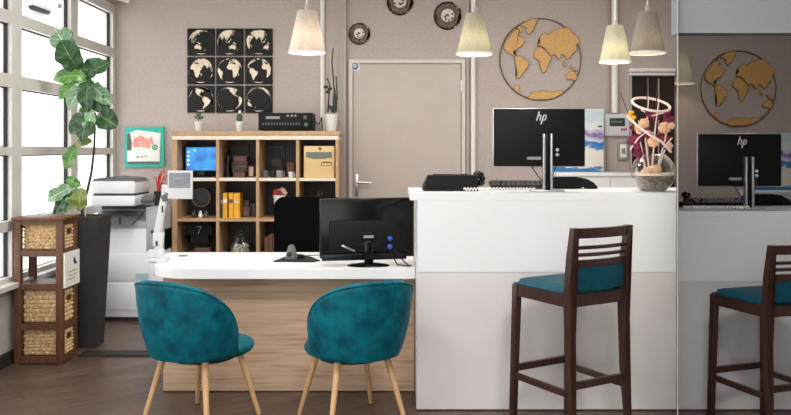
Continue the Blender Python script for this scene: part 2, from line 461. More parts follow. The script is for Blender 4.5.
# low grey parapet wall and head of the window wall
ZS = 0.54
SILL_D = (0.875, 0.95)
struct('wall_left', B().bb((XW - 0.2, Y0, 0), (XW, YB, ZS - 0.03)).bb((XW - 0.2, Y0, 2.74), (XW, YB, CEIL)), 'grey_wall')
struct('baseboard_left', B().bb((XW, 0.5, 0), (XW + 0.015, YB, 0.09)), 'dark_base')
struct('baseboard_back', B().bb((XW + 0.02, YB - 0.015, 0), (PX(349, YB) - 0.08, YB, 0.08)), 'dark_base')
struct('trim_1', B().bb((XW, Y0, ZS - 0.03), (XW + 0.07, YB - 0.002, ZS + 0.005), 0.004), 'alu')

stiles = [(-1.35, -1.21), (-0.1, 0.04), (1.15, 1.29), (2.4, 2.54), (3.65, 3.79), (5.447, 5.593) , (6.44, 6.58), (7.395, 7.465)]
stiles[4] = (4.2, 4.34)
def wallY(px): return -XW * F / (CX - px)
for i in range(len(stiles) - 1):
    y0, y1 = stiles[i][1], stiles[i + 1][0]
    wd = sempty('window_%d' % (len(stiles) - 1 - i), (0, 0, 0))
    wf = B(); xa, xb = XW - 0.075, XW
    rails = [(2.66, 2.74), (2.265, 2.345), (1.84, 1.925), (1.385, 1.44), (0.88, 0.95), (ZS + 0.002, ZS + 0.035)]
    ye0 = stiles[i][0] if i == 0 else (stiles[i][0] + stiles[i][1]) / 2
    ye1 = stiles[i + 1][1] if i == len(stiles) - 2 else (stiles[i + 1][0] + stiles[i + 1][1]) / 2
    wf.bb((xa, ye0, ZS), (xb, y0, 2.74)); wf.bb((xa, y1, ZS), (xb, ye1, 2.74))
    for z0, z1 in rails: wf.bb((xa, y0, z0), (xb, y1, z1))
    obj('frame', wf, 'alu', wd, smooth=False)
    zz = sorted(rails, reverse=True)
    for k in range(5):
        zt, zb = zz[k][0], zz[k + 1][1]
        g = B(); t = 0.013
        g.bb((XW - 0.052, y1 - t, zb), (XW - 0.030, y1 - 0.0005, zt)); g.bb((XW - 0.052, y0 + 0.0005, zb), (XW - 0.043, y0 + t, zt))
        g.bb((XW - 0.052, y0 + t, zt - 0.008), (XW - 0.036, y1 - t, zt - 0.0005)); g.bb((XW - 0.052, y0 + t, zb + 0.0005), (XW - 0.045, y1 - t, zb + 0.004))
        obj('gasket', g, 'rubber', wd, smooth=False)
        obj('pane', B().bb((XW - 0.05, y0 + t, zb + 0.0045), (XW - 0.046, y1 - t, zt - 0.0085)), 'window_glass', wd, smooth=False)
# grey building soffit with a black bar, seen through the upper window
fx = thing('outdoor_unit', 'pale grey box with a black bar seen through the top window pane', 'outdoor unit', (0, 0, 0))
d = 9.2
bx = B().bb((PX(20, d), d, PZ(15, d)), (PX(65, d), d + 0.5, PZ(-25, d)))
obj('casing', bx, 'facade_grey', fx, smooth=False)
bl = B(); y_ = d - 0.03
bl.prism([(PX(31, d), PZ(7, d)), (PX(36, d), PZ(6, d)), (PX(51, d), PZ(11.5, d)), (PX(48, d), PZ(15, d)), (PX(33, d), PZ(10.5, d))], y_ - 0.05, y_ + 0.03)
obj('bar', bl, 'rubber', fx, smooth=False)
bl = B().box((PX(60, d), d - 0.01, PZ(6, d)), (0.03, 0.02, 0.04)); obj('vent', bl, 'grey_plastic', fx)

# dark floor strip and back-wall trims
struct('trim_2', B().bb((-2.18, 5.60, 0), (-0.05, 5.74, 0.012)), 'dark_base')
# vertical pipes and posts on the back wall
def pipe(name, px0, px1, top, bot, m, lab):
    r = (px1 - px0) / 2 * YB / F
    o = obj(name, B().tube([((PX(px0, YB) + PX(px1, YB)) / 2, YB - r - 0.004, PZ(top, YB)), ((PX(px0, YB) + PX(px1, YB)) / 2, YB - r - 0.004, PZ(bot, YB))], r, 12), m); tag(o, lab, 'pipe', 'vertical wall pipes'); return o
ctop = HY - (CEIL - 0.005 - H) * F / YB
pipe('wall_pipe', 320.5, 325, ctop, 302, 'white_paint', 'slim white vertical pipe running behind the white orchid pot')
pipe('wall_pipe', 470.5, 475.5, ctop, 302, 'white_paint', 'white vertical pipe on the wall just right of the door')
pipe('wall_pipe', 610.5, 617, ctop, 113, 'white_paint', 'thick white vertical pipe coming down above the thermostat')
struct('trim_3', B().bb((PX(340, YB), YB - 0.05, 0), (PX(346.5, YB), YB - 0.002, CEIL)).bb((PX(341.6, YB), YB - 0.056, 0), (PX(342.6, YB), YB - 0.05, CEIL)), 'post_grey')
struct('trim_4', B().bb((PX(606.5, YB), YB - 0.03, PZ(190, YB) - 0.3), (PX(608, YB), YB - 0.002, CEIL)), 'post_grey')
struct('trim_5', B().bb((PX(466, YB), YB - 0.03, 0), (PX(468.5, YB), YB - 0.002, CEIL)), 'post_grey')
# curtain rail stub in the corner by the ceiling
obj_ = obj('curtain_rail', B().tube([(PX(112, 7.3), 7.3, 2.80), (PX(127, 7.3), 7.36, 2.765)], 0.025, 10).tube([(PX(119, 7.3), 7.34, 2.85), (PX(132, 7.3), 7.4, 2.80)], 0.02, 10), 'white_paint')
tag(obj_, 'short white rail in the upper corner beside the window', 'rail')

# door
dr = sempty('door_1')
dx0, dx1, dzt = PX(349, YB), PX(465, YB), PZ(60, YB)
fr = B(); fw = 0.035
fr.bb((dx0, YB - 0.045, 0), (dx0 + fw, YB - 0.001, dzt)); fr.bb((dx1 - fw, YB - 0.045, 0), (dx1, YB - 0.001, dzt)); fr.bb((dx0 + fw, YB - 0.045, dzt - fw), (dx1 - fw, YB - 0.001, dzt))
obj('door_frame', fr, 'door_frame_paint', dr, smooth=False)
lf = obj('door_leaf', B().bb((dx0 + fw + 0.006, YB - 0.03, 0.01), (dx1 - fw - 0.006, YB - 0.001, dzt - fw - 0.006)), 'door_paint', dr, smooth=False)
hx, hz_ = PX(357, YB), PZ(185, YB)
obj('handle_plate', B().box((hx, YB - 0.035, hz_), (0.035, 0.01, 0.2), 0.004), 'silver', dr)
lv = B().tube([(hx, YB - 0.04, PZ(182, YB)), (hx, YB - 0.085, PZ(182, YB))], 0.009, 8).tube([(hx, YB - 0.08, PZ(182, YB)), (hx + 0.13, YB - 0.08, PZ(182.5, YB))], [0.01, 0.008], 8)
obj('handle', lv, 'silver', dr)
hg = obj('hinge', B().box((dx1 - fw - 0.003, YB - 0.04, PZ(86, YB)), (0.014, 0.012, 0.1)), 'silver', dr)
sg = thing('door_sign', 'small white door sign with a round blue mark near the top corner', 'sign', (PX(355, YB), YB - 0.034, PZ(67, YB)))
obj('sign_plate', B().box((0, 0, 0), (0.085, 0.004, 0.075), 0.002), 'paper', sg)
bd = B().ring((0, -0.004, 0.005), 0.024, 0.006, 'y', 20, 6).box((0, -0.004, 0.005), (0.03, 0.004, 0.006)).box((0, -0.004, -0.024), (0.05, 0.003, 0.005)); obj('sign_mark', bd, 'blue_badge', sg)

# dark doorway behind the flowers
do = sempty('door_2')
obj('lintel', B().bb((ox0 - 0.02, YB - 0.05, PZ(72, YB)), (xe - 0.03, YB - 0.002, PZ(68.5, YB))).bb((ox0 - 0.02, YB - 0.035, PZ(75.5, YB)), (xe - 0.03, YB - 0.002, PZ(73, YB))), 'white_paint', do, smooth=False)
obj('jamb', B().bb((ox0 - 0.02, YB - 0.03, 0), (ox0 - 0.0, YB - 0.002, PZ(76, YB))), 'post_grey', do, smooth=False)
obj('panel', B().bb((ox0 + 0.002, YB + 0.03, 0.002), (xe - 0.012, YB + 0.07, oz1 - 0.002)), 'door_dark', do, smooth=False)
for k, px in enumerate((648, 659)):
    obj('slat', B().bb((PX(px, YB), YB + 0.015, 0.01), (PX(px, YB) + 0.008, YB + 0.029, oz1 - 0.02)), 'post_grey', do, smooth=False)

# ------------------------------------------------------------------ world coastlines (lon, lat)
NA = [(-168,66),(-156,71),(-140,70),(-125,70),(-110,68),(-95,70),(-85,68),(-82,62),(-94,60),(-93,57),(-82,55),(-80,51),(-78,56),(-77,62),(-70,60),(-64,58),(-56,52),(-65,48),(-60,46),(-66,44),(-70,42),(-75,38),(-76,35),(-81,31),(-80,25),(-83,29),(-90,30),(-97,27),(-97,21),(-91,19),(-87,21),(-88,16),(-83,15),(-83,10),(-78,8.5),(-80,7.5),(-86,11),(-93,15),(-105,20),(-112,28),(-117,33),(-124,40),(-124,48),(-133,56),(-145,60),(-153,58),(-163,55),(-157,59),(-165,62)]
SA = [(-77,8),(-72,12),(-62,10),(-51,4),(-49,0),(-35,-6),(-39,-14),(-41,-22),(-48,-27),(-53,-34),(-58,-38),(-65,-42),(-66,-47),(-69,-52),(-73,-53),(-75,-46),(-73,-37),(-71,-30),(-70,-19),(-76,-14),(-81,-5),(-80,1)]
AF = [(-6,35.5),(10,37),(11,34),(20,31),(32,31),(35,27),(39,17),(43,11.5),(51,11.5),(44,1),(39,-6),(41,-15),(35,-21),(32,-28),(26,-34),(18,-34),(12,-17),(13,-8),(9,0),(8,4.5),(-3,5),(-8,4.5),(-13,9),(-17,14),(-16,21),(-10,29)]
EA = [(-9,43),(-1,44),(-4,48),(2,51),(8,54),(10,57),(12,54),(21,55),(23,59),(29,60),(22,61),(22,65),(17,61),(17,58),(13,56),(11,59),(6,58),(5,62),(14,68),(25,71),(40,67),(44,67),(54,69),(68,69),(73,73),(90,75),(105,78),(113,74),(140,73),(160,70),(175,69),(179,66),(179,63),(163,60),(156,51),(156,57),(160,61),(142,59),(135,54),(141,52),(132,43),(127,39),(129,35),(126,35),(125,39),(118,39),(122,37),(119,35),(122,30),(117,23),(108,21),(109,12),(105,9),(100,13),(104,1.5),(99,8),(98,16),(92,22),(87,21),(80,14),(77,8),(73,18),(68,24),(57,26),(50,30),(48,29),(56,25),(59,22),(52,15),(43,13),(35,28),(34,31),(36,36),(28,37),(27,40),(36,41.5),(40,41.5),(38,45),(31,46),(28,42),(23,40),(23,37),(19,41),(13,45),(18,40.5),(16,38),(10,44),(3,43),(0,39),(-2,37),(-9,37)]
AU = [(114,-22),(122,-18),(130,-12),(136,-12),(136,-16),(141,-17),(142,-11),(146,-19),(153,-26),(150,-37),(144,-39),(138,-35),(131,-32),(124,-33),(115,-34)]
GR = [(-73,78),(-60,82),(-30,83.5),(-15,80),(-20,72),(-32,68),(-43,60),(-52,65),(-55,70),(-67,76)]
AN = [(-180 + 10 * i, -69 - 4 * math.sin(i * 1.7) + (6 if i == 12 else 0)) for i in range(36)]
JP = [(130,32),(136,34),(141,36),(143,44),(140,41),(135,36)]
SM = [(95,5),(104,-3),(106,-6),(101,-2)]
BO = [(109,1),(117,7),(118,1),(114,-4),(110,-2)]
NG = [(131,-1),(141,-3),(150,-8),(148,-10),(141,-9),(134,-4)]
MD = [(44,-25),(44,-17),(50,-13),(50,-16),(47,-25)]
UK = [(-5,50),(1,52),(-2,57),(-5,58.5)]
NZ = [(167,-46),(173,-41),(175,-37),(178,-38),(174,-42),(170,-46)]
PH = [(120,18),(122,18),(126,7),(122,8)]
IC = [(-24,65),(-20,66.5),(-14,65),(-18,63.5)]
LANDS = [NA, SA, AF, EA, AU, GR, AN, JP, SM, BO, NG, MD, UK, NZ, PH, IC]
def densify(poly, step=4.0):
    out = []
    for (a, b), (c, d) in zip(poly, poly[1:] + poly[:1]):
        if abs(c - a) > 180: c += 360 if c < a else -360
        n = max(1, int(max(abs(c - a), abs(d - b)) / step))
        for k in range(n): out.append((a + (c - a) * k / n, b + (d - b) * k / n))
    return out
def ortho(poly, lon0, lat0, R):
    pts = []; vis = 0
    for lo, la in densify(poly):
        l = math.radians(lo - lon0); f = math.radians(la); f0 = math.radians(lat0)
        x = math.cos(f) * math.sin(l); y = math.cos(f0) * math.sin(f) - math.sin(f0) * math.cos(f) * math.cos(l)
        z = math.sin(f0) * math.sin(f) + math.cos(f0) * math.cos(f) * math.cos(l)
        if z < 0:
            q = math.hypot(x, y) or 1e-6; x /= q; y /= q
        else: vis += 1
        p = (x * R, y * R)
        if not pts or math.hypot(p[0] - pts[-1][0], p[1] - pts[-1][1]) > 0.012 * R: pts.append(p)
    return pts if vis >= 2 and len(pts) > 3 else None
def grinten(poly, lon0, R):
    pts = []
    for lo, la in densify(poly):
        l = math.radians(((lo - lon0 + 180) % 360) - 180); la = max(-89, min(89, la)); f = math.radians(la)
        th = math.asin(min(1, abs(2 * f / PI)))
        if abs(l) < 1e-6: x, y = 0, math.tan(th / 2)
        elif abs(f) < 1e-6: x, y = abs(l) / PI, 0
        else:
            A = 0.5 * abs(PI / l - l / PI); G = math.cos(th) / (math.sin(th) + math.cos(th) - 1); Pp = G * (2 / math.sin(th) - 1); Q = A * A + G
            x = (A * (G - Pp * Pp) + math.sqrt(max(0, A * A * (G - Pp * Pp) ** 2 - (Pp * Pp + A * A) * (G * G - Pp * Pp)))) / (Pp * Pp + A * A)
            y = (Pp * Q - A * math.sqrt(max(0, (A * A + 1) * (Pp * Pp + A * A) - Q * Q))) / (Pp * Pp + A * A)
        pts.append((math.copysign(x, l) * R, math.copysign(y, f) * R))
    return pts

# nine black panels with globes
gx = [PX(187, YB), PX(273.5, YB)]; gz = [PZ(113.5, YB), PZ(28, YB)]
pw, ph = (gx[1] - gx[0]) / 3, (gz[1] - gz[0]) / 3
lons = [[150, 118, 88], [45, -2, -32], [-88, -125, -165]]
rown = ['top row', 'middle row', 'bottom row']; 
what = [['Asia at upper left and Australia low', 'East Asia and Australia', 'Asia above and Australia at lower right'],
        ['Africa and Arabia at the centre', 'Africa at right and the Atlantic at left', 'South America at left and Africa at right'],
        ['both Americas', 'the Americas at the right edge', 'open ocean and a thin rim of land']]
for r in range(3):
    for c in range(3):
        x = gx[0] + pw * (c + 0.5); z = gz[1] - ph * (r + 0.5)
        t = thing('globe_panel', 'black panel in the %s with %s' % (rown[r], what[r][c]), 'wall art', (x, YB - 0.002, z), 0, 'nine black globe panels')
        obj('panel', B().bb((-pw / 2 + 0.007, -0.016, -ph / 2 + 0.007), (pw / 2 - 0.007, 0, ph / 2 - 0.007), 0.001), 'canvas_black', t)
        q = B(); R = min(pw, ph) * 0.43
        for L in LANDS:
            pl = ortho(L, lons[r][c], 0, R)
            if pl: q.prism(pl, -0.019, -0.0165)
        obj('globe_print', q, 'print_cream', t, smooth=False)

# round golden wall map
names = ['continent'] * len(LANDS)
LANDMASS = [
 [(35,140),(45,118),(62,100),(78,78),(95,60),(105,72),(98,92),(110,105),(128,108),(130,125),(118,140),(100,152),(88,165),(75,170),(80,182),(92,190),(84,192),(66,180),(50,172),(36,158)],
 [(112,48),(135,32),(165,20),(188,18),(180,45),(168,70),(150,92),(138,78),(140,62)],
 [(85,188),(110,190),(130,205),(150,220),(142,242),(128,262),(112,282),(100,292),(90,290),(95,265),(90,240),(82,215)],
 [(185,153),(205,150),(218,162),(236,178),(246,194),(255,196),(248,208),(240,225),(232,245),(222,262),(212,268),(203,245),(200,215),(180,200),(170,185),(178,168)],
 [(190,146),(188,134),(200,128),(197,108),(212,92),(225,82),(240,95),(262,75),(290,65),(330,58),(345,75),(365,95),(382,118),(380,130),(365,140),(370,160),(350,180),(338,200),(322,205),(310,185),(298,180),(290,207),(275,190),(262,180),(252,190),(242,180),(228,160),(214,147),(204,143)],
 [(308,214),(321,232),(316,240),(306,222)],
 [(338,238),(358,243),(374,258),(356,255)],
 [(318,285),(330,268),(345,262),(352,258),(362,270),(372,287),(360,304),(345,296),(328,299)],
 [(145,382),(160,358),(190,352),(230,350),(255,356),(275,348),(300,350),(312,344),(302,364),(270,380),(230,389),(190,390),(160,388)],
 [(80,330),(95,322),(105,335),(103,352),(92,355),(80,342)],
 [(88,70),(98,56),(112,58),(120,72),(112,82),(104,68)],
]
def world_map(loc, R, label):
    t = thing('world_map', label, 'wall art', loc, 0, 'round golden world maps')
    obj('ring', B().ring((0, -0.012, 0), R, 0.006, 'y', 80, 8), 'map_ring', t)
    rj = random.Random(4)
    for L in LANDMASS:
        pl = []
        for (x0, y0), (x1, y1) in zip(L, L[1:] + L[:1]):
            n = max(1, int(math.hypot(x1 - x0, y1 - y0) / 9))
            for i in range(n):
                u = i / n; j = 2.0 if i else 0
                pl.append(((x0 + (x1 - x0) * u + rj.uniform(-j, j) - 202) / 187 * R, -(y0 + (y1 - y0) * u + rj.uniform(-j, j) - 205) / 187 * R))
        e = obj('continent', B().prism(pl, -0.022, -0.006), 'map_gold', t, smooth=False)
        obj('continent_edge', B().tube([(x, -0.02, z) for x, z in pl + pl[:1]], 0.0028, 5), 'map_ring', e)
    return t
world_map((PX(540, YB), YB - 0.002, PZ(59.5, YB)), 40.5 * YB / F, 'round golden world map on the beige wall above the white monitor counter')
world_map((PX(737.8, YB2), YB2 - 0.002, PZ(88.6, YB2)), 37.5 * YB2 / F, 'round golden world map on the dim wall of the right-hand bay')

# sunburst wall ornaments
def sunburst(px, py, Rpx, label, m):
    Rr = Rpx * YB / F
    t = thing('sunburst_ornament', label, 'wall ornament', (PX(px, YB), YB - 0.002, PZ(py, YB)), 0, 'round sunburst wall ornaments')
    poly = []
    n = 22
    for k in range(2 * n):
        a = PI * k / n; rr = Rr * (1.05 if k % 2 == 0 else 0.82)
        poly.append((rr * math.cos(a), rr * math.sin(a)))
    obj('rim', B().prism(poly, -0.016, 0), m, t, smooth=False)
    obj('inner_ring', B().ring((0, -0.022, 0), Rr * 0.52, Rr * 0.08, 'y', 32, 8), m, t)
    obj('dial', B().lathe([(Rr * 0.5, 0.028), (Rr * 0.48, 0.036), (0.001, 0.038)], (0, 0, 0), 28, axis='y'), 'dial_cream', t)
    q = B()
    for k in range(7):
        a = k * 0.9 + px; rr = Rr * (0.1 + 0.05 * k)
        q.box((rr * math.cos(a), -0.041, rr * math.sin(a) - Rr * 0.1), (Rr * 0.16, 0.006, Rr * 0.1), rot=(0, a, 0))
    obj('motif', q, 'graphite', t)
sunburst(359.5, 34, 10.5, 'small brown sunburst ornament above the door near the grey post', 'rust')
sunburst(400, 2, 13, 'copper sunburst ornament cut by the top of the photo', 'rust')
sunburst(447.5, 16, 13.5, 'large brown sunburst ornament beside the hanging lamp', 'rust')

# ------------------------------------------------------------------ pendant lamps
def pendant(px, py0, py1, wtop, wbot, d, shade, label, power, bulb_col=(1, 0.88, 0.68)):
    x = PX(px, d); zb = PZ(py1, d); zt = PZ(py0, d); rt = wtop / 2 * d / F; rb = wbot / 2 * d / F
    t = thing('pendant_lamp', label, 'pendant lamp', (x, d, zb), 0, 'fabric pendant lamps')
    h = zt - zb
    obj('shade', B().lathe([(rb, 0), (rb * 0.985, 0.004), (rt, h), (rt - 0.004, h), (rb - 0.006, 0.004), (rb - 0.004, 0.0)], (0, 0, 0), 36, loop=True), shade, t)
    obj('rim', B().ring((0, 0, 0.003), rb - 0.001, 0.005, 'z', 36, 6), 'white_paint', t)
    obj('cap', B().lathe([(rt - 0.003, h - 0.006), (rt - 0.003, h + 0.002), (0.014, h + 0.004), (0.011, h + 0.04), (0.001, h + 0.042)], (0, 0, 0), 24), 'post_grey', t)
    obj('cord', B().tube([(0, 0, h + 0.03), (0, 0, CEIL - zb - 0.001)], 0.004, 8), 'cable_white', t)
    obj('bulb', B().ball((0, 0, h * 0.45), 0.028), 'bulb', t)
    L = bpy.data.lights.new('lamp_light', 'POINT'); L.energy = power; L.color = bulb_col; L.shadow_soft_size = 0.035
    lo = bpy.data.objects.new('lamp_light', L); C.objects.link(lo); lo.location = (x, d, zb + h * 0.45 - 0.045)
    return t
pendant(307, 11, 53, 19, 37, 4.7, 'shade_cream', 'cream fabric pendant lamp hanging left of the door', 3.2)
pendant(474.5, 14, 54.5, 17, 36, 4.7, 'shade_yellow', 'yellowish fabric pendant lamp hanging in front of the white pipe beside the door', 3.5)
pendant(615, 26, 62.5, 16, 31, 5.5, 'shade_yellow', 'yellowish fabric pendant lamp hanging lower, partly behind the taupe one', 4.0)
pendant(647.5, 12.5, 53.5, 18, 35, 4.8, 'shade_taupe', 'taupe fabric pendant lamp hanging above the flower bowl', 1.4)
pendant(677.5, 47, 84, 16, 32, 7.68, 'shade_yellow', 'pale green pendant lamp half hidden at the edge of the dim bay', 1.2)

# ------------------------------------------------------------------ white bar counter
CF = 4.44           # front of the counter
ZC = 1.186
cx0, cx1 = PX(411, CF), KP * CF - 0.004
ct = thing('reception_counter', 'tall white reception counter below the computer screen, with the flower bowl on it', 'counter', (cx0, CF, 0))
wd_ = cx1 - cx0
zs = PZ(272, CF)
def c1poly(xl, y0, y1): return [(xl - cx0, y0 - CF), (KP * y0 - 0.004 - cx0, y0 - CF), (KP * y1 - 0.004 - cx0, y1 - CF), (xl - cx0, y1 - CF)]
obj('worktop', B().prism(c1poly(PX(410, CF), CF, CF + 0.65), ZC - 0.04, ZC, 'xy'), 'white_laminate', ct, smooth=False)
obj('upper_panel', B().prism(c1poly(PX(417.5, CF), CF + 0.0005, CF + 0.645), zs, ZC - 0.0405, 'xy'), 'white_laminate', ct, smooth=False)
obj('lower_panel', B().prism(c1poly(PX(416.5, CF), CF + 0.004, CF + 0.6), 0.008, zs - 0.001, 'xy'), 'satin_laminate', ct, smooth=False, label='satin pinkish grey lower panel')
obj('plinth', B().prism(c1poly(PX(420, CF), CF + 0.05, CF + 0.55), 0.0, 0.0075, 'xy'), 'dark_base', ct, smooth=False)
# lower counter in the bay
ZC2 = 1.087; zs2 = 0.008 + 0.92 * zs
c2 = thing('reception_counter', 'lower counter in the right-hand bay, dimness put into its grey colour', 'counter', (0, 0, 0))
def c2poly(y0, y1, g=0.0075): return [(KP * y0 + g, y0), (XR - 0.15, y0), (XR - 0.15, y1), (KP * y1 + g, y1)]
obj('worktop', B().prism(c2poly(CF, CF + 0.66), ZC2 - 0.03, ZC2, 'xy'), 'dimmed_laminate', c2, smooth=False)
obj('upper_panel', B().prism(c2poly(CF + 0.001, CF + 0.65), zs2, ZC2 - 0.0305, 'xy'), 'dimmed_laminate', c2, smooth=False)
obj('lower_panel', B().prism(c2poly(CF + 0.004, CF + 0.6), 0.008, zs2 - 0.001, 'xy'), 'dimmed_satin', c2, smooth=False, label='satin lower panel with dimness put into its grey')
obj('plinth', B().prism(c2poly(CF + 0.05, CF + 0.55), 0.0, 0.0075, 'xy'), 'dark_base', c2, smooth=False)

# low white sideboard behind the counter
sbx0, sbx1, sbd = PX(556, 6.95), PX(676, 6.95) - 0.1, 6.95
sbz = PZ(173, sbd)
sb = thing('sideboard', 'white sideboard against the wall behind the tall counter, under the sea painting', 'sideboard', ((sbx0 + sbx1) / 2, sbd, 0))
hw = (sbx1 - sbx0) / 2
obj('top', B().bb((-hw, 0, sbz - 0.03), (hw, 0.45, sbz), 0.003), 'white_laminate', sb)
obj('body', B().bb((-hw + 0.01, 0.02, 0.0), (hw - 0.01, 0.44, sbz - 0.0305)), 'white_laminate', sb, smooth=False)
for s in (-1, 1):
    dd = obj('door', B().bb((-hw + 0.02 if s < 0 else 0.004, 0.004, 0.06), (-0.004 if s < 0 else hw - 0.02, 0.0195, sbz - 0.04)), 'white_laminate', sb, smooth=False)
    obj('handle', B().tube([(s * 0.04, -0.012, sbz - 0.25), (s * 0.04, -0.012, sbz - 0.12)], 0.005, 8), 'silver', dd)

# ------------------------------------------------------------------ monitors with white letters
def monitor(loc, label, sc=1.0):
    t = thing('monitor', label, 'computer monitor', loc, 0, 'computer monitors seen from behind', sc)
    s = 4.62 / F      # metres per pixel where it stands; origin at the stand foot
    X = lambda px: (px - 546) * s
    Z = lambda py: (191.5 - py) * s
    sh = B().bb((X(494), 0.0, Z(166.5)), (X(585), 0.022, Z(109)), 0.003)
    scr = obj('screen_housing', sh, 'black_plastic', t)
    obj('bezel', B().bb((X(493.2), 0.0225, Z(167.3)), (X(585.6), 0.03, Z(108.2)), 0.002), 'silver', t, label='thin silver front bezel')
    st = obj('stand', B().bb((X(541.5), -0.055, Z(190)), (X(543.6), -0.015, Z(134)), 0.003).bb((X(548.8), -0.055, Z(190)), (X(551), -0.015, Z(134)), 0.003), 'silver', t)
    obj('stand_core', B().bb((X(543.7), -0.045, Z(190)), (X(548.7), -0.012, Z(134.5)), 0.002), 'black_gloss', t)
    obj('hinge', B().bb((X(540), -0.014, Z(150)), (X(553), -0.0005, Z(137)), 0.003), 'black_plastic', t)
    obj('foot', B().bb((X(530), -0.075, 0.0), (X(562), 0.13, 0.009), 0.003), 'silver', t)
    lab = obj('label_plate', B().bb((X(527), -0.003, Z(160)), (X(541), -0.0002, Z(157)), 0.0), 'switch_grey', t, label='grey serial sticker')
    obj('cable_clip', B().box((X(525), -0.006, Z(158.5)), (0.012, 0.012, 0.03), 0.003), 'black_plastic', t)
    for pz in (150, 155):
        obj('port', B().lathe([(0.009, 0.0005), (0.009, 0.012), (0.001, 0.013)], (X(557), 0, Z(pz)), 14, axis='y'), 'white_plastic', t, label='round white port cap')
    obj('cable', B().tube([(X(525), -0.01, Z(159)), (X(530), -0.02, Z(165)), (X(537), -0.03, Z(176)), (X(542), -0.03, Z(182))], 0.003, 6).tube([(X(557), -0.01, Z(156)), (X(556), -0.02, Z(165)), (X(552), -0.03, Z(175)), (X(550), -0.03, Z(180))], 0.0025, 6), 'black_gloss', t)
    # two slanted white letters
    lg = B(); sl = 0.32
    def stroke(pts, w):
        for a, b in zip(pts, pts[1:]):
            lg.bar((X(a[0]), -0.003, Z(a[1])), (X(b[0]), -0.003, Z(b[1])), w, 0.003, up=(0, 1, 0))
    stroke([(539.3, 111.8), (536.6, 120.8)], 0.0075)
    stroke([(538.0, 116.3), (540.2, 115.3), (540.9, 116.2), (539.8, 120.8)], 0.0062)
    stroke([(543.6, 115.6), (540.9, 124.4)], 0.0075)
    stroke([(543.4, 115.7), (545.6, 115.4), (546.2, 116.4), (545.4, 119.4), (544.3, 120.4), (542.4, 120.5)], 0.0062)
    obj('logo', lg, 'white_plastic', t, smooth=False, label='two slanted white lower-case letters hp')
    return t
def sh(p):  # where the same thing stands in the smaller set-up of the bay
    return (0.92 * p[0] + 209.4 * p[1] / F, p[1], 0.008 + 0.92 * p[2])
mloc = (PX(546, 4.62), 4.62, ZC + 0.0006)
monitor(mloc, 'black monitor with white letters on its back, on the tall counter')
m2loc = (sh(mloc)[0] + 0.016, 4.62, ZC2 + 0.0006)
monitor(m2loc, 'black monitor with white letters on its back, on the lower counter in the dim bay', 0.905)

def counter_things(f, top, sc, where, rz=0.0):
    g = lambda p: (f(p)[0], p[1], top + 0.0006)
    # keyboard
    k = thing('keyboard', 'black keyboard lying %s beside the monitor stand' % where, 'keyboard', g((PX(520, 4.86), 4.86, 0)), 0, 'keyboards on the counters', sc)
    obj('case', B().box((0, 0, 0.024), (0.36, 0.13, 0.018), 0.004, rot=(0.24, 0, 0)), 'black_plastic', k)
    q = B()
    for r_ in range(4):
        for c_ in range(12): q.box((-0.16 + c_ * 0.029, -0.045 + r_ * 0.028, 0.0265 + r_ * 0.0066), (0.025, 0.022, 0.006), 0.0015, rot=(0.24, 0, 0))
    obj('keys', q, 'graphite', k)
    obj('foot', B().box((-0.07, 0.055, 0.014), (0.03, 0.008, 0.028)).box((0.07, 0.055, 0.014), (0.03, 0.008, 0.028)), 'black_plastic', k)
    # white spiral cable
    pts = []
    for i in range(90):
        u = i / 89; x = PX(461, 4.5) + (PX(536, 4.5) - PX(461, 4.5)) * u
        pts.append((x * 1.0, 4.5 + 0.02 * math.sin(u * 5), 0.0))
    c0 = g((PX(500, 4.5), 4.505, 0)); hw_ = PX(536, 4.5) - PX(500, 4.5)
    sp = B(); path = []
    for i in range(220):
        u = i / 219; a = u * 44 * PI
        path.append((-hw_ + 2 * hw_ * u, 0.014 * math.sin(u * 4) + 0.008 * math.cos(a), 0.0165 + 0.008 * math.sin(a)))
    sp.tube(path, 0.0034, 5)
    sc_ = obj('spiral_cable', sp, 'cable_white'); sc_.location = (c0[0] + (0.085 if sc < 1 else 0), c0[1], c0[2]); sc_.scale = (sc,) * 3
    tag(sc_, 'white coiled cable lying along the front edge %s' % where, 'cable', 'coiled cables on the counters')
    # small black holder
    h_ = thing('card_holder', 'small black card holder standing %s' % where, 'card holder', g((PX(500, 4.8), 4.8, 0)), 0, 'card holders on the counters', sc)
    obj('base', B().box((0, 0, 0.006), (0.04, 0.05, 0.012), 0.003), 'black_plastic', h_)
    obj('clip', B().box((0.004, 0.01, 0.03), (0.012, 0.008, 0.046), 0.002, rot=(0.1, 0.25, 0)), 'black_gloss', h_)
    # black curved rest
    a_ = thing('document_rest', 'black arched document rest %s right of the monitor stand' % where, 'document rest', g((PX(574, 4.95), 4.95, 0)), 0, 'document rests on the counters', sc)
    s_ = 4.95 / F; prof = [(-30, 1), (-29, 8), (-20, 11.5), (0, 11.5), (10, 9.5), (17, 6), (21, 2), (21, 0), (12, 0), (9, 3), (5, 0.5), (-30, 0)]
    obj('shell', B().prism([(x * s_, max(0.0, z * s_)) for x, z in prof], -0.05, 0.05), 'black_plastic', a_, smooth=False)
    obj('edge', B().tube([(x * s_, -0.05, z * s_) for x, z in prof[1:8]], 0.004, 6), 'black_gloss', a_)
counter_things(lambda p: p, ZC, 1.0, 'on the tall white counter')
counter_things(sh, ZC2, 0.92, 'on the lower counter in the bay')

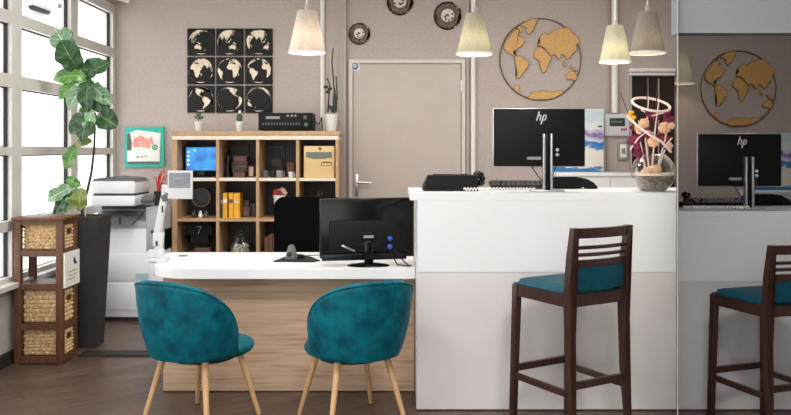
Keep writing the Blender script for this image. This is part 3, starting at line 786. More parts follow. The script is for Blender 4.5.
# black receipt printer on the tall counter and the tip of the one in the bay
def console(loc, label, sc=1.0):
    t = thing('console_phone', label, 'desk telephone', loc, 0, 'black desk telephones', sc)
    s_ = 4.72 / F
    prof = [(-0.08, 0.0), (0.07, 0.0), (0.07, 0.03), (-0.055, 0.092), (-0.08, 0.088)]
    bm_ = B().prism(prof, -27 * s_, 27 * s_, 'yz')
    for v in bm_.bm.verts:
        if v.co.z > 0.05 and v.co.x < 0: v.co.x += 0.025
    obj('body', bm_, 'black_plastic', t, smooth=False)
    obj('keypad', B().box((0.0, 0.015, 0.060), (0.2, 0.08, 0.012), 0.004, rot=(-0.46, 0, 0)), 'graphite', t)
    obj('display', B().box((0.0, -0.035, 0.086), (0.2, 0.035, 0.008), 0.003, rot=(-0.46, 0, 0)), 'black_gloss', t)
    obj('handset', B().ball((28 * s_, -0.03, 0.092), 0.027, (1.2, 1.1, 0.8)).ball((30 * s_, -0.04, 0.045), 0.024, (1, 1, 0.8)).tube([(28 * s_, -0.03, 0.088), (32 * s_, -0.035, 0.07), (30 * s_, -0.04, 0.045)], 0.018, 10), 'black_gloss', t)
    cp = []
    for i in range(60):
        u = i / 59; a = u * 16 * PI; cp.append((-28 * s_ + 0.01 * math.cos(a) + 0.14 * u, -0.10 + 0.008 * math.sin(u * 3), 0.0145 + 0.01 * math.sin(a)))
    obj('cord', B().tube(cp, 0.0035, 5), 'black_gloss', t)
    return t
cl = (PX(450, 4.72), 4.72, ZC + 0.0006)
console(cl, 'black desk telephone at the left end of the tall white counter')
t = thing('handset_phone', 'black telephone handset standing at the left end of the lower counter in the bay', 'telephone', (KP * 4.72 + 0.052, 4.72, ZC2 + 0.0006), 0)
obj('cradle', B().box((0, 0, 0.016), (0.06, 0.09, 0.032), 0.008), 'black_plastic', t)
obj('handset', B().ball((0, 0, 0.072), 0.026, (1, 1.1, 0.8)).tube([(0, 0, 0.03), (0.004, 0, 0.05), (0, 0, 0.075)], 0.018, 10), 'black_gloss', t)
# ------------------------------------------------------------------ sea paintings
def painting(loc, w_, h_, label, lean=0.0):
    t = thing('sea_painting', label, 'painting', loc, 0, 'blue and violet sea paintings')
    obj('canvas', B().box((0, 0, h_ / 2), (w_, 0.025, h_), 0.003), 'sea_art', t)
    obj('clip', B().box((w_ * 0.43, -0.015, h_ * 0.72), (0.035, 0.008, 0.012)), 'rubber', t)
    return t
pd = 7.36
painting(((PX(548, pd) + PX(603.5, pd)) / 2, pd, sbz + 0.001), PX(603.5, pd) - PX(548, pd), PZ(109, pd) - sbz, 'pale painting of blue and violet waves standing behind the monitor on the sideboard')
pd2 = 7.8
painting(((PX(745, pd2) + PX(800, pd2)) / 2, pd2, PZ(190, pd2)), PX(800, pd2) - PX(745, pd2), PZ(133, pd2) - PZ(190, pd2), 'pale painting of blue and violet waves cut off at the right edge of the photo')
s2 = thing('sideboard', 'white sideboard under the painting in the dim bay', 'sideboard', ((PX(745, pd2) + PX(805, pd2)) / 2, 7.55, 0))
obj('top', B().bb((-0.3, 0, PZ(190, pd2) - 0.03), (0.6, 0.37, PZ(190, pd2) - 0.001), 0.003), 'white_laminate', s2)
obj('body', B().bb((-0.29, 0.01, 0), (0.59, 0.36, PZ(190, pd2) - 0.031)), 'white_laminate', s2, smooth=False)

# thermostat, intercom
th = thing('alarm_panel', 'white wall alarm panel with a dark display below the thick pipe', 'alarm panel', (PX(616, YB), YB - 0.002, PZ(125, YB)))
obj('casing', B().box((0, -0.02, 0), (0.225, 0.04, 0.2), 0.006), 'white_plastic', th)
obj('display', B().box((0.0, -0.041, 0.025), (0.14, 0.004, 0.075), 0.002), 'lcd', th)
q = B()
for k in range(4): q.box((0.04 + k * 0.014, -0.0415, -0.045 + 0.006 * (k % 2)), (0.011, 0.003, 0.02))
obj('button', q, 'violet_text', th)
q = B()
for k in range(6): q.box((-0.05 + k * 0.018, -0.0435, 0.028), (0.009, 0.002, 0.014))
obj('digits', q, 'switch_grey', th)
ic = thing('intercom', 'grey framed wall switch beneath the alarm panel', 'wall switch', (PX(622.5, YB), YB - 0.002, PZ(151, YB)))
obj('plate', B().box((0, -0.012, 0), (0.095, 0.024, 0.165), 0.006), 'switch_grey', ic)
obj('rocker', B().box((0, -0.026, 0), (0.06, 0.006, 0.12), 0.003), 'white_paint', ic)
obj('key', B().box((0, -0.031, 0.0), (0.034, 0.006, 0.05), 0.002), 'switch_grey', ic)

# ------------------------------------------------------------------ flower bowl
FD = 4.65
fs = FD / F
fb = thing('flower_bowl', 'round glass bowl with dried roses, burgundy leaves and pale hoops on the tall counter', 'flower arrangement', (PX(653, FD), FD, ZC + 0.0008))
fq = lambda px, py, dy=0.0: ((px - 653) * fs, dy, PZ(py, FD) - ZC - 0.0008)
R_ = 0.122; zc_ = 0.105
prof = []
for i in range(15):
    a = -PI / 2 + 0.52 + (PI - 0.52 - 0.62) * i / 14; prof.append((R_ * math.cos(a), zc_ + R_ * math.sin(a)))
prof[0] = (prof[0][0], 0.0)
prof = [(0.001, 0.0)] + prof + [(prof[-1][0] + 0.006, prof[-1][1] + 0.004)]
obj('bowl', B().lathe(prof, (0, 0, 0), 40, cap=False), 'bowl_glass', fb)
gp = [(0.001, 0.004)] + [(r * 0.965, max(z, 0.004)) for r, z in prof[1:8]] + [(0.08, 0.093), (0.001, 0.098)]
obj('gravel', B().lathe(gp, (0, 0, 0), 40), 'gravel_dark', fb, kind='stuff')
obj('band', B().ring((0, 0, 0.094), 0.112, 0.007, 'z', 48, 8), 'pale_cane', fb, label='pale woven band inside the glass')
def rose(px, py, r_px, dy, m):
    q = B(); c = Vector(fq(px, py, dy)); r = r_px * fs
    q.ball(c, r * 0.55, (1, 1, 0.9), 12, 8)
    for ring_, (n, rad, sz, tilt) in enumerate(((5, 0.45, 0.62, 0.5), (7, 0.75, 0.66, 0.9))):
        for k in range(n):
            a = 2 * PI * k / n + ring_ * 0.4
            q.ball(c + Vector((math.cos(a) * r * rad, -0.2 * r + ring_ * 0.1 * r, math.sin(a) * r * rad * 0.9)), r * sz, (0.75, 0.45, 0.75), 10, 7, rot=(0.3 * math.sin(a), -a, 0.4 * math.cos(a)))
    obj('rose', q, m, fb)
for a in ((643, 123.5, 4.6, -0.02), (664, 128, 5.4, -0.01), (650, 142, 5, -0.06), (655, 171, 6, 0.0), (645, 172, 4.4, -0.03)): rose(*a, 'peach_petal')
def blade(base, tip, w_, m, name, curl=0.15, parent=None, norm=(0, -1, 0.15)):
    base, tip = Vector(base), Vector(tip); d = tip - base; L = d.length; d.normalize()
    n = Vector(norm); n = (n - d * n.dot(d)).normalized(); sdir = d.cross(n)
    q = B()
    def fn(u, v):
        wd = w_ * (math.sin(PI * min(1, v * 0.94 + 0.04)) ** 0.8)
        return base + d * (L * v) + sdir * ((u - 0.5) * wd) + n * (curl * L * math.sin(v * PI) * 0.5 - abs(u - 0.5) * 0.3 * wd)
    q.grid(fn, 4, 8, uv=True)
    for k, mm in ():
        pass
    return obj(name, q, m, parent)
rnd = random.Random(3)
for px, py, ang, L, wq in ((634, 140, 200, 18, 10), (640, 152, 210, 15, 9), (668, 122, 40, 16, 9), (668, 114, 80, 14, 8), (667, 139, -10, 11, 9), (665, 145, -35, 14, 9), (640, 132, 150, 12, 8), (658, 116, 70, 15, 8), (633, 128, 170, 9, 6), (647, 133, 110, 13, 8), (660, 138, 20, 13, 8), (642, 160, 200, 12, 8)):
    a = math.radians(ang); dy = rnd.uniform(-0.02, 0.05)
    blade(fq(px - L * 0.5 * math.cos(a), py + L * 0.5 * math.sin(a), dy), fq(px + L * 0.5 * math.cos(a), py - L * 0.5 * math.sin(a), dy - 0.01), wq * 1.05 * fs, 'burgundy_leaf', 'leaf', 0.2, fb)
for pts in ([(629, 150, -0.02), (636, 138, -0.05), (645, 131, -0.05), (653, 134, -0.03)], [(660, 150, -0.03), (667, 141, -0.04), (671, 138, -0.02)], [(641, 110, 0.0), (650, 116, -0.04), (662, 113, -0.03)]):
    obj('strap', B().tube([fq(a, b, c) for a, b, c in pts], [0.004] * len(pts), 7), 'pale_cane', fb)
for px, py in ((637, 131), (634, 146), (667, 146), (669, 126), (646, 114)):
    q = B()
    for j in range(5): q.ball(Vector(fq(px, py, -0.045)) + Vector((0.011 * math.cos(j * 1.257), 0, 0.011 * math.sin(j * 1.257))), 0.0105, (1, 0.6, 1), 8, 6)
    obj('blossom', q, 'pink_petal' if px % 2 else 'burgundy_leaf', fb)
for px, py in ((630, 114), (632, 119), (636, 128)):
    obj('blossom', B().ball(fq(px, py, -0.01), 2.6 * fs, (1, 0.7, 1.3), 10, 8).ball(fq(px + 1.5, py - 1.5, -0.02), 1.8 * fs, (1, 0.8, 1), 10, 8), 'yellow_petal', fb)
obj('hoop', B().ring(fq(651, 104.5), 18.5 * fs, 0.0075, 'z', 56, 8, tilt=(0.42, 0.10, 0)), 'pale_cane', fb)
obj('hoop', B().tube([fq(627, 116, 0.0), fq(634, 126, -0.06), fq(644, 135, -0.10), (fq(656, 142, -0.10)), fq(668, 152, -0.05)], 0.0075, 8), 'pale_cane', fb)
for pts in ([(649, 168, 0), (646, 140, 0.01), (650, 96, 0.02)], [(652, 170, 0), (655, 130, 0.0), (659, 98, 0.0)], [(657, 170, 0), (664, 140, -0.02), (668, 120, 0.0)], [(645, 168, 0), (641, 140, 0.02), (640, 120, 0.03)], [(659, 168, 0.01), (666, 150, 0.02), (670, 141, 0.0)]):
    obj('cane', B().tube([fq(a, b, c) for a, b, c in pts], [0.005, 0.0045, 0.002], 7), 'pale_cane', fb)
for pts in ([(648, 172, 0), (636, 130, 0.02), (621, 92, 0.02)], [(653, 172, 0.02), (648, 120, 0.03), (650, 76, 0.04)], [(655, 172, 0.01), (657, 120, 0.03), (660, 78, 0.04)], [(651, 172, 0.03), (652, 120, 0.03), (655, 100, 0.04)]):
    obj('twig', B().tube([fq(a, b, c) for a, b, c in pts], [0.004, 0.0035, 0.0022], 6), 'dark_twig', fb)
obj('sprig', B().tube([fq(669, 190, -0.115), fq(674, 191, -0.11)], 0.004, 6), 'paper', fb) if False else None

# ------------------------------------------------------------------ desk
DF, DBK, ZD = 4.62, 5.39, 0.745
dk = thing('desk', 'low white-topped desk with a light oak front behind the two teal chairs', 'desk', (-0.7, 4.8, 0))
ol = []
xl = -1.435; r2 = 0.06
def arc(cx, cy, rx, ry, a0, a1, n=12): return [(cx + rx * math.cos(a0 + (a1 - a0) * i / n), cy + ry * math.sin(a0 + (a1 - a0) * i / n)) for i in range(n + 1)]
ol = [(0.112, DF), (0.112, DBK)] + arc(-1.50 + r2, DBK - r2, r2, r2, PI / 2, PI) + arc(xl + 0.26, DF + 0.28, 0.26, 0.28, PI, 1.5 * PI)
bt = B().prism([(x + 0.7, y - 4.8) for x, y in ol], ZD - 0.055, ZD, 'xy')
obj('desktop', bt, 'desk_white', dk, smooth=True, angle=30)
obj('front_panel', B().bb((PX(163, 4.79) + 0.7, -0.01, 0.006), (0.108 + 0.7, 0.015, ZD - 0.0555)), 'oak_panel', dk, smooth=False)
obj('side_panel', B().bb((PX(163, 4.79) + 0.7, 0.0155, 0.022), (PX(163, 4.79) + 0.725, 0.5, ZD - 0.0555)), 'oak_panel', dk, smooth=False)
obj('side_panel', B().bb((0.75, 0.0155, 0.022), (0.775, 0.5, ZD - 0.0555)), 'oak_panel', dk, smooth=False)
obj('plinth', B().bb((PX(163, 4.79) + 0.73, 0.02, 0.0), (0.74, 0.45, 0.0215)), 'dark_base', dk, smooth=False)
obj('grommet', B().lathe([(0.03, 0.0), (0.03, 0.003), (0.022, 0.003), (0.001, 0.0015)], (PX(183, 5.2) + 0.7, 0.4, ZD - 0.0005), 20), 'grey_plastic', dk)

# monitor on the desk, seen from behind
md = 4.84; ms = md / F
mn = thing('monitor', 'wide black monitor standing on the desk, its back with a bulging casing', 'computer monitor', (PX(368.5, 4.76), 4.76, ZD + 0.0006), 0, 'computer monitors seen from behind')
mz = lambda py: PZ(py, md) - ZD
tilt_z = 0.10
def rot(b): 
    return b.move((-0.008, 0.07, 0), 0.2)
hw_ = 47.6 * ms
obj('housing', rot(B().bb((-hw_, 0.0, mz(257.5)), (hw_, 0.03, mz(198)), 0.008)), 'black_gloss', mn)
q = B().bb((-0.23, -0.034, mz(252)), (0.215, 0.004, mz(220)), 0.012)
obj('rear_casing', rot(q), 'black_plastic', mn)
obj('lower_lip', rot(B().bb((-hw_ + 0.01, -0.02, mz(259.5)), (hw_ - 0.05, -0.0, mz(253)), 0.004)), 'black_gloss', mn)
obj('neck', rot(B().bb((-0.028, -0.05, 0.006), (0.028, -0.036, mz(240)), 0.008)), 'black_gloss', mn)
obj('foot', B().lathe([(0.001, 0.012), (0.05, 0.016), (0.11, 0.008), (0.125, 0.002), (0.125, 0.0)], (0, 0.0, 0), 36, sy=0.62), 'black_gloss', mn)
obj('badge', rot(B().box((0.0, -0.0365, mz(236)), (0.06, 0.004, 0.016), 0.001)), 'switch_grey', mn, label='grey type plate')
obj('badge', rot(B().box((-0.12, -0.0365, mz(247)), (0.085, 0.004, 0.01), 0.001, rot=(0, 0.42, 0))), 'silver', mn, label='small slanted grey sticker')
for px_, pz_ in ((0.125, 238), (0.125, 246)): obj('plug', rot(B().lathe([(0.014, 0.036), (0.014, 0.055), (0.006, 0.06), (0.001, 0.061)], (px_, 0, mz(pz_)), 14, axis='y')), 'blue_plug', mn, label='blue video plug')
q = B()
for i in range(9): q.box((-0.06 + i * 0.015, -0.0362, mz(243.5)), (0.008, 0.003, 0.006))
q.tube([(-0.05, -0.038, mz(231)), (-0.02, -0.042, mz(233)), (0.02, -0.04, mz(231.5))], 0.003, 6)
obj('port_strip', rot(q), 'graphite', mn)
cb = B().tube([(0.12, 0.05, mz(244)), (0.15, 0.04, mz(250)), (0.19, 0.02, mz(257)), (0.235, -0.05, 0.006), (0.25, -0.02, 0.005)], 0.004, 7)
cb.tube([(0.12, 0.05, mz(247)), (0.14, 0.03, mz(255)), (0.17, -0.01, 0.006), (0.24, -0.05, 0.005), (0.25, -0.02, 0.0049)], 0.004, 7)

obj('cable', cb, 'black_plastic', mn)

# black desk pad with a grey scanner
pdk = thing('desk_pad', 'thin black pad lying on the desk in front of the office chair', 'desk pad', (PX(297, 4.98), 4.98, ZD + 0.0006))
k_ = 4.98 / F
obj('mat', B().prism([(-22 * k_, -0.06), (18 * k_, -0.075), (23 * k_, -0.02), (10 * k_, 0.16), (-14 * k_, 0.16)], 0, 0.006, 'xy'), 'graphite', pdk, smooth=False)
obj('rim', B().tube([(-22 * k_, -0.06, 0.004), (18 * k_, -0.075, 0.004), (23 * k_, -0.02, 0.004)], 0.004, 6), 'black_plastic', pdk)
sn = thing('barcode_scanner', 'grey upright hand scanner standing on the black desk pad', 'scanner', (PX(291.5, 4.98), 4.98, ZD + 0.0072))
obj('body', B().lathe([(0.034, 0.0), (0.038, 0.012), (0.034, 0.03), (0.028, 0.05), (0.022, 0.075), (0.014, 0.088), (0.001, 0.092)], (0, 0, 0), 20, sx=1.0, sy=0.8), 'grey_plastic', sn)
obj('lens', B().ball((-0.008, -0.026, 0.034), 0.016, (1, 0.5, 1)), 'graphite', sn)
obj('stand_ring', B().ring((0.02, 0.05, 0.012), 0.05, 0.009, 'z', 32, 8), 'black_plastic', sn)
obj('cable', B().tube([(0.04, 0.04, 0.01), (0.1, 0.1, 0.012), (0.16, 0.18, 0.004), (0.2, 0.22, 0.0)], 0.003, 6), 'black_plastic', sn)

# tablet on a white jointed arm clamped to the desk
ad = 4.95
ar = thing('tablet_arm', 'white jointed arm holding a small grey display, clamped to the left end of the desk', 'tablet holder', (PX(159, ad), ad, ZD + 0.0006))
A = lambda px, py, dy=0.0: Vector((PX(px, ad) - PX(159, ad), dy, PZ(py, ad) - ZD - 0.0006))
obj('clamp', B().bb((-0.05, -0.05, 0.0), (0.05, 0.05, 0.022), 0.005).bb((-0.06, -0.02, 0.022), (-0.02, 0.02, 0.07), 0.005).bb((-0.05, -0.03, -0.085), (-0.016, 0.03, 0.005), 0.004).bb((0.0, -0.025, 0.022), (0.028, 0.025, 0.075), 0.005), 'white_plastic', ar)
obj('lower_arm', B().bar(A(157.5, 257.5), A(160.5, 232), 0.04, 0.045, bev=0.006), 'white_plastic', ar)
obj('joint', B().bar(A(158, 246), A(158.5, 232), 0.05, 0.055, bev=0.008), 'white_plastic', ar)
obj('upper_arm', B().bar(A(157.5, 233), A(164.5, 195), 0.044, 0.04, 0.036, 0.036, bev=0.006), 'white_plastic', ar)
obj('elbow', B().bar(A(162, 199), A(172, 195), 0.042, 0.045, bev=0.008), 'grey_plastic', ar, label='grey elbow joint')
obj('neck', B().bar(A(164, 196), A(166, 185, -0.02), 0.03, 0.03, bev=0.006).bar(A(166, 190, -0.02), A(180, 190, -0.03), 0.03, 0.03, bev=0.005), 'white_plastic', ar)
obj('slot', B().box(A(158, 243, -0.03), (0.01, 0.006, 0.03)).box(A(163.5, 209, -0.024), (0.008, 0.006, 0.04)), 'graphite', ar)
tb = B().bb(A(170, 198.5, -0.055), A(194.5, 170.5, -0.035), 0.004)
tf = obj('display_frame', tb, 'white_plastic', ar)
obj('display', B().bb(A(171.5, 187.5, -0.058), A(192.5, 172.5, -0.0545)), 'grey_screen' if 'grey_screen' in M else mat('grey_screen', (116, 124, 132), 0.25, col2=(148, 152, 156), vscale=14, stretch=(1, 1, 6)), tf, smooth=False)

# ------------------------------------------------------------------ office chairs behind the desks
def office_chair(loc, rz, label, wide=0.46, top=1.0, headless=True):
    t = thing('office_chair', label, 'office chair', loc, rz, 'black office chairs')
    n = 20
    def outl(w_, z0, z1, r):
        o = []
        for cx_, cz_, a0 in ((w_ / 2 - r, z1 - r, 0), (-w_ / 2 + r, z1 - r, PI / 2), (-w_ / 2 + r * .6, z0 + r * .6, PI), (w_ / 2 - r * .6, z0 + r * .6, 1.5 * PI)):
            rr = r if cz_ > (z0 + z1) / 2 else r * .6
            o += [(cx_ + rr * math.cos(a0 + PI / 2 * i / 6), cz_ + rr * math.sin(a0 + PI / 2 * i / 6)) for i in range(7)]
        return o
    q = B().prism(outl(wide, 0.52, top, 0.07), 0.0, 0.05)
    bmesh.ops.bevel(q.bm, geom=[e for e in q.bm.edges if e.calc_length() > 0.0 and abs(e.verts[0].co.y - e.verts[1].co.y) < 1e-6 and len(e.link_faces) == 2 and abs(e.link_faces[0].normal.y - e.link_faces[1].normal.y) > 0.5], offset=0.012, segments=2, affect='EDGES')
    for v in q.bm.verts: v.co.y += -0.10 * ((v.co.x / (wide / 2)) ** 2) * 0.35 + 0.0
    obj('backrest', q.move((0, 0.22, 0)), 'black_fabric', t)
    obj('back_panel', B().box((0, 0.275, 0.70), (wide * 0.62, 0.012, 0.3), 0.005), 'black_plastic', t)
    obj('seat', B().box((0, -0.02, 0.46), (0.48, 0.46, 0.08), 0.03), 'black_fabric', t)
    obj('back_bracket', B().tube([(0, 0.1, 0.42), (0, 0.29, 0.44), (0, 0.30, 0.56), (0, 0.27, 0.62)], 0.02, 8), 'black_plastic', t)
    obj('column', B().tube([(0, 0, 0.10), (0, 0, 0.42)], 0.025, 12), 'graphite', t)
    for k in range(5):
        a = 2 * PI * k / 5; lg = obj('leg', B().bar((0, 0, 0.11), (0.28 * math.cos(a), 0.28 * math.sin(a), 0.075), 0.045, 0.035, 0.03, 0.025, bev=0.004), 'black_plastic', t)
        obj('caster', B().tube([(0.28 * math.cos(a) - 0.02 * math.sin(a), 0.28 * math.sin(a) + 0.02 * math.cos(a), 0.03), (0.28 * math.cos(a) + 0.02 * math.sin(a), 0.28 * math.sin(a) - 0.02 * math.cos(a), 0.03)], 0.0298, 14), 'black_plastic', lg)
    for s in (-1, 1):
        obj('armrest', B().tube([(s * 0.24, 0.02, 0.45), (s * 0.28, 0.02, 0.47), (s * 0.28, 0.02, 0.62)], 0.014, 8).box((s * 0.28, 0.0, 0.63), (0.05, 0.22, 0.025), 0.01), 'black_plastic', t)
    return t
ocd = 5.98
office_chair((PX(309, ocd), ocd - 0.22, 0), 0.0, 'black office chair behind the oak desk, partly hidden by the wide monitor', wide=70 * 5.9 / F, top=PZ(197.5, 5.9))

# ------------------------------------------------------------------ cube shelf with its contents
SD = 6.95; SZ = 0.40
sx = lambda px: PX(px, SD)
sz_ = lambda py: PZ(py, SD)
shf = thing('cube_shelf', 'light wood cube shelf with sixteen dark compartments against the back wall', 'shelf', ((sx(172) + sx(338.5)) / 2, SD, 0))
cx_ = (sx(172) + sx(338.5)) / 2
obj('side_panel', B().bb((sx(172) - cx_, 0, 0), (sx(177) - cx_, SZ, sz_(139.7))), 'cabinet_oak', shf, smooth=False)
obj('side_panel', B().bb((sx(335.5) - cx_, 0, 0), (sx(338.5) - cx_, SZ, sz_(139.7))), 'cabinet_oak', shf, smooth=False)
obj('top_board', B().bb((sx(171) - cx_, -0.01, sz_(135.5)), (sx(340) - cx_, SZ, sz_(131)), 0.002), 'cabinet_oak', shf, smooth=False)
obj('front_rail', B().bb((sx(172) - cx_, -0.004, sz_(139.6)), (sx(338.5) - cx_, SZ, sz_(135.6))), 'cabinet_edge', shf, smooth=False)
for px in (217.5, 257.5, 297.5):
    obj('divider', B().bb((sx(px - 1.5) - cx_, 0.004, 0.1), (sx(px + 1.5) - cx_, SZ - 0.03, sz_(139.7))), 'cabinet_oak', shf, smooth=False)
cols_ = [(177, 216), (219, 256), (259, 296), (299, 335.5)]
for py in (179.5, 220, 260.5, 300.5):
    q = B()
    for a, b in cols_: q.bb((sx(a) - cx_ + 0.0004, 0.002, sz_(py + 1.5)), (sx(b) - cx_ - 0.0004, SZ - 0.03, sz_(py - 1.5)))
    obj('shelf_board', q, 'cabinet_edge' if py < 200 else 'cabinet_oak', shf, smooth=False)
obj('back_panel', B().bb((sx(177) - cx_ + 0.001, SZ - 0.028, 0.1), (sx(335.5) - cx_ - 0.001, SZ - 0.004, sz_(139.7))), 'cabinet_dark', shf, smooth=False)

sd = SD + 0.16
def onshelf(px, py, dd=0.16):
    return (PX(px, SD + dd), SD + dd, 0)
SHZ = {1: sz_(178.0) , 2: sz_(218.5), 3: sz_(259.0)}   # top faces of the boards
e_ = 0.0008
# blue screen
t = thing('computer_screen', 'lit blue screen standing in the top left compartment of the shelf', 'screen', (PX(201, sd), sd, SHZ[1] + e_))
z0 = lambda py: PZ(py, sd) - SHZ[1]
obj('housing', B().bb((-17.5 * sd / F, 0, z0(171.5)), (16 * sd / F, 0.03, z0(146)), 0.004), 'black_gloss', t)
sc_ = obj('display', B().bb((-15 * sd / F, -0.002, z0(170.5)), (15 * sd / F, 0.001, z0(147.5))), 'screen_blue', t, smooth=False)
q = B()
for k in range(4): q.box((-12.5 * sd / F, -0.0025, z0(152 + k * 4.2)), (0.014, 0.003, 0.016))
q.box((-6.0 * sd / F, -0.0025, z0(150.5)), (0.016, 0.003, 0.01))
obj('icon', q, 'icon_white', sc_, smooth=False)
obj('stand', B().bb((-0.03, 0.0, 0.008), (0.03, 0.03, z0(171)), 0.003).box((0, 0.01, 0.005), (0.16, 0.11, 0.009), 0.003), 'black_gloss', t)
# black figure, photo frames, small box (second compartment)
t = thing('figurine', 'slim black figurine leaning in the second compartment of the top row', 'figurine', (PX(228, sd), sd, SHZ[1] + e_))
obj('body', B().lathe([(0.032, 0), (0.034, 0.03), (0.02, 0.1), (0.028, 0.15), (0.014, 0.185), (0.001, 0.19)], (0, 0, 0), 16), 'black_gloss', t)
obj('head', B().ball((0.002, -0.004, 0.205), 0.022), 'black_gloss', t)
def frame_(px, py, w_, h_, dd, label, z=None, row=1, m='photo_brown', lean=0.0):
    d = SD + dd
    t = thing('photo_frame', label, 'photo frame', (PX(px, d), d, (SHZ[row] + e_) if z is None else z), 0, 'photo frames in the shelf')
    obj('frame', B().bb((-w_ / 2, 0, 0), (w_ / 2, 0.014, h_), 0.002), 'mauve_box', t)
    obj('photo', B().bb((-w_ / 2 + 0.009, -0.001, 0.009), (w_ / 2 - 0.009, 0.001, h_ - 0.009)), m, t, smooth=False)
    return t
def box_(px, w_, h_, dp, dd, row, label, m, z=None, lidm=None, name='storage_box', cat='box', group='small boxes in the shelf'):
    d = SD + dd
    t = thing(name, label, cat, (PX(px, d), d, (SHZ[row] + e_) if z is None else z), 0, group)
    obj('body', B().bb((-w_ / 2, 0, 0), (w_ / 2, dp, h_ * 0.72), 0.003), m, t)
    obj('lid', B().bb((-w_ / 2 - 0.003, -0.003, h_ * 0.722), (w_ / 2 + 0.003, dp + 0.003, h_), 0.003), lidm or m, t)
    return t
box_(239, 0.10, 0.05, 0.1, 0.14, 1, 'low brown box at the foot of the second top compartment', 'mauve_box')
box_(239.5, 0.13, 0.085, 0.1, 0.13, 1, 'brown box stacked on the low box in the second top compartment', 'photo_brown', SHZ[1] + e_ * 2 + 0.05)
box_(240, 0.115, 0.05, 0.09, 0.14, 1, 'mauve box, topmost of the stack in the second top compartment', 'mauve_box', SHZ[1] + e_ * 3 + 0.135)
frame_(251, 170, 0.055, 0.10, 0.22, 'narrow upright photo frame at the right of the second top compartment', m='pink_petal')
frame_(239, 150, 0.17, 0.285, 0.345, 'large dim photo frame at the back of the second top compartment', m='cabinet_dark')
# mugs and frames (third compartment)
for px, lab, m in ((265.5, 'dark grey mug, leftmost of the row in the third top compartment', 'grey_plastic'), (272.5, 'black mug with a white mark, second in the row of mugs', 'graphite'), (279.5, 'pale grey mug, third in the row of mugs', 'switch_grey'), (291, 'small white cup, rightmost of the row of mugs', 'ceramic')):
    k = 0.8 if px == 291 else 1.0; d = SD + 0.09
    t = thing('mug', lab, 'mug', (PX(px, d), d, SHZ[1] + e_), 0, 'mugs in the shelf')
    obj('cup', B().lathe([(0.02 * k, 0), (0.027 * k, 0.01), (0.029 * k, 0.062 * k), (0.026 * k, 0.062 * k), (0.024 * k, 0.012), (0.001, 0.01)], (0, 0, 0), 20), m, t)
    obj('handle', B().tube([(0.026 * k, 0, 0.052 * k), (0.042 * k, 0, 0.046 * k), (0.042 * k, 0, 0.022 * k), (0.026 * k, 0, 0.014 * k)], 0.004, 6), m, t)
frame_(276.5, 150, 0.15, 0.27, 0.345, 'large dim photo frame at the back of the third top compartment', m='cabinet_dark')
box_(275, 0.135, 0.02, 0.08, 0.24, 1, 'flat white case standing behind the mugs', 'switch_grey', SHZ[1] + e_)
t = thing('photo_frame', 'small frame with a pale picture behind the mugs', 'photo frame', (PX(276, SD + 0.3), SD + 0.3, SHZ[1] + e_), 0, 'photo frames in the shelf')
obj('frame', B().bb((-0.06, 0, 0.0), (0.06, 0.012, 0.17), 0.002), 'graphite', t); obj('photo', B().bb((-0.045, -0.001, 0.10), (0.045, 0.001, 0.155)), 'photo_brown', t, smooth=False)
box_(290.5, 0.06, 0.13, 0.06, 0.2, 1, 'slim brown box behind the white cup', 'brown_cover')
# beige computer case
d = SD + 0.03
t = thing('computer_case', 'beige computer tower case in the top right compartment of the shelf', 'computer case', (PX(319, d), d, SHZ[1] + e_))
k = d / F; Z = lambda py: PZ(py, d) - SHZ[1] - e_
ct_ = obj('case', B().bb((-15.3 * k, 0, 0), (15.3 * k, 0.3, Z(146)), 0.006), 'beige_plastic', t)
o = [(-13 * k, Z(152)), (13 * k, Z(152)), (13 * k, Z(157)), (6 * k, Z(158.6)), (-6 * k, Z(158.6)), (-13 * k, Z(157))]
obj('front_badge', B().prism(o, -0.006, 0.001), 'olive_grey', t, smooth=False)
obj('drive_slot', B().bb((2 * k, -0.003, Z(165.5)), (12.5 * k, 0.001, Z(162)), 0).bb((4 * k, -0.004, Z(162.8)), (10.5 * k, 0.001, Z(161.6))), 'brown_cover', t, smooth=False)
obj('drive_slot', B().bb((2.7 * k, -0.0045, Z(165.0)), (11.8 * k, 0.001, Z(163.2))), 'beige_plastic', t, smooth=False)
obj('button', B().lathe([(0.012, 0.0), (0.012, 0.006), (0.001, 0.007)], (1 * k, 0, Z(148.5)), 14, axis='y'), 'brown_cover', t)
# second row
d = SD + 0.14
t = thing('desk_clock', 'round dark plate-like clock in the left compartment of the second row', 'clock', (PX(201.5, d), d, SHZ[2] + e_))
obj('face', B().lathe([(0.075, 0.0), (0.08, 0.012), (0.06, 0.02), (0.001, 0.014)], (0, 0, 0.17), 28, axis='y'), 'graphite', t)
obj('rim', B().ring((0, -0.01, 0.17), 0.078, 0.007, 'y', 36, 8), 'mauve_box', t)
obj('stand', B().bb((-0.04, -0.012, 0.0), (0.04, 0.05, 0.012), 0.003).bb((-0.012, 0.008, 0.012), (0.012, 0.02, 0.10), 0.002), 'black_plastic', t)
for px, m, lab in ((194, 'photo_brown', 'tiny brown pot in front of the dark clock'), (200.5, 'ceramic', 'tiny white pot in front of the dark clock'), (206, 'mauve_box', 'tiny mauve pot in front of the dark clock')):
    d = SD + 0.06
    t = thing('trinket_pot', lab, 'pot', (PX(px, d), d, SHZ[2] + e_), 0, 'tiny pots in the shelf')
    obj('body', B().lathe([(0.012, 0), (0.02, 0.014), (0.02, 0.03), (0.013, 0.04), (0.014, 0.046)], (0, 0, 0), 16), m, t)
    obj('stopper', B().ball((0, 0, 0.05), 0.012), m, t)
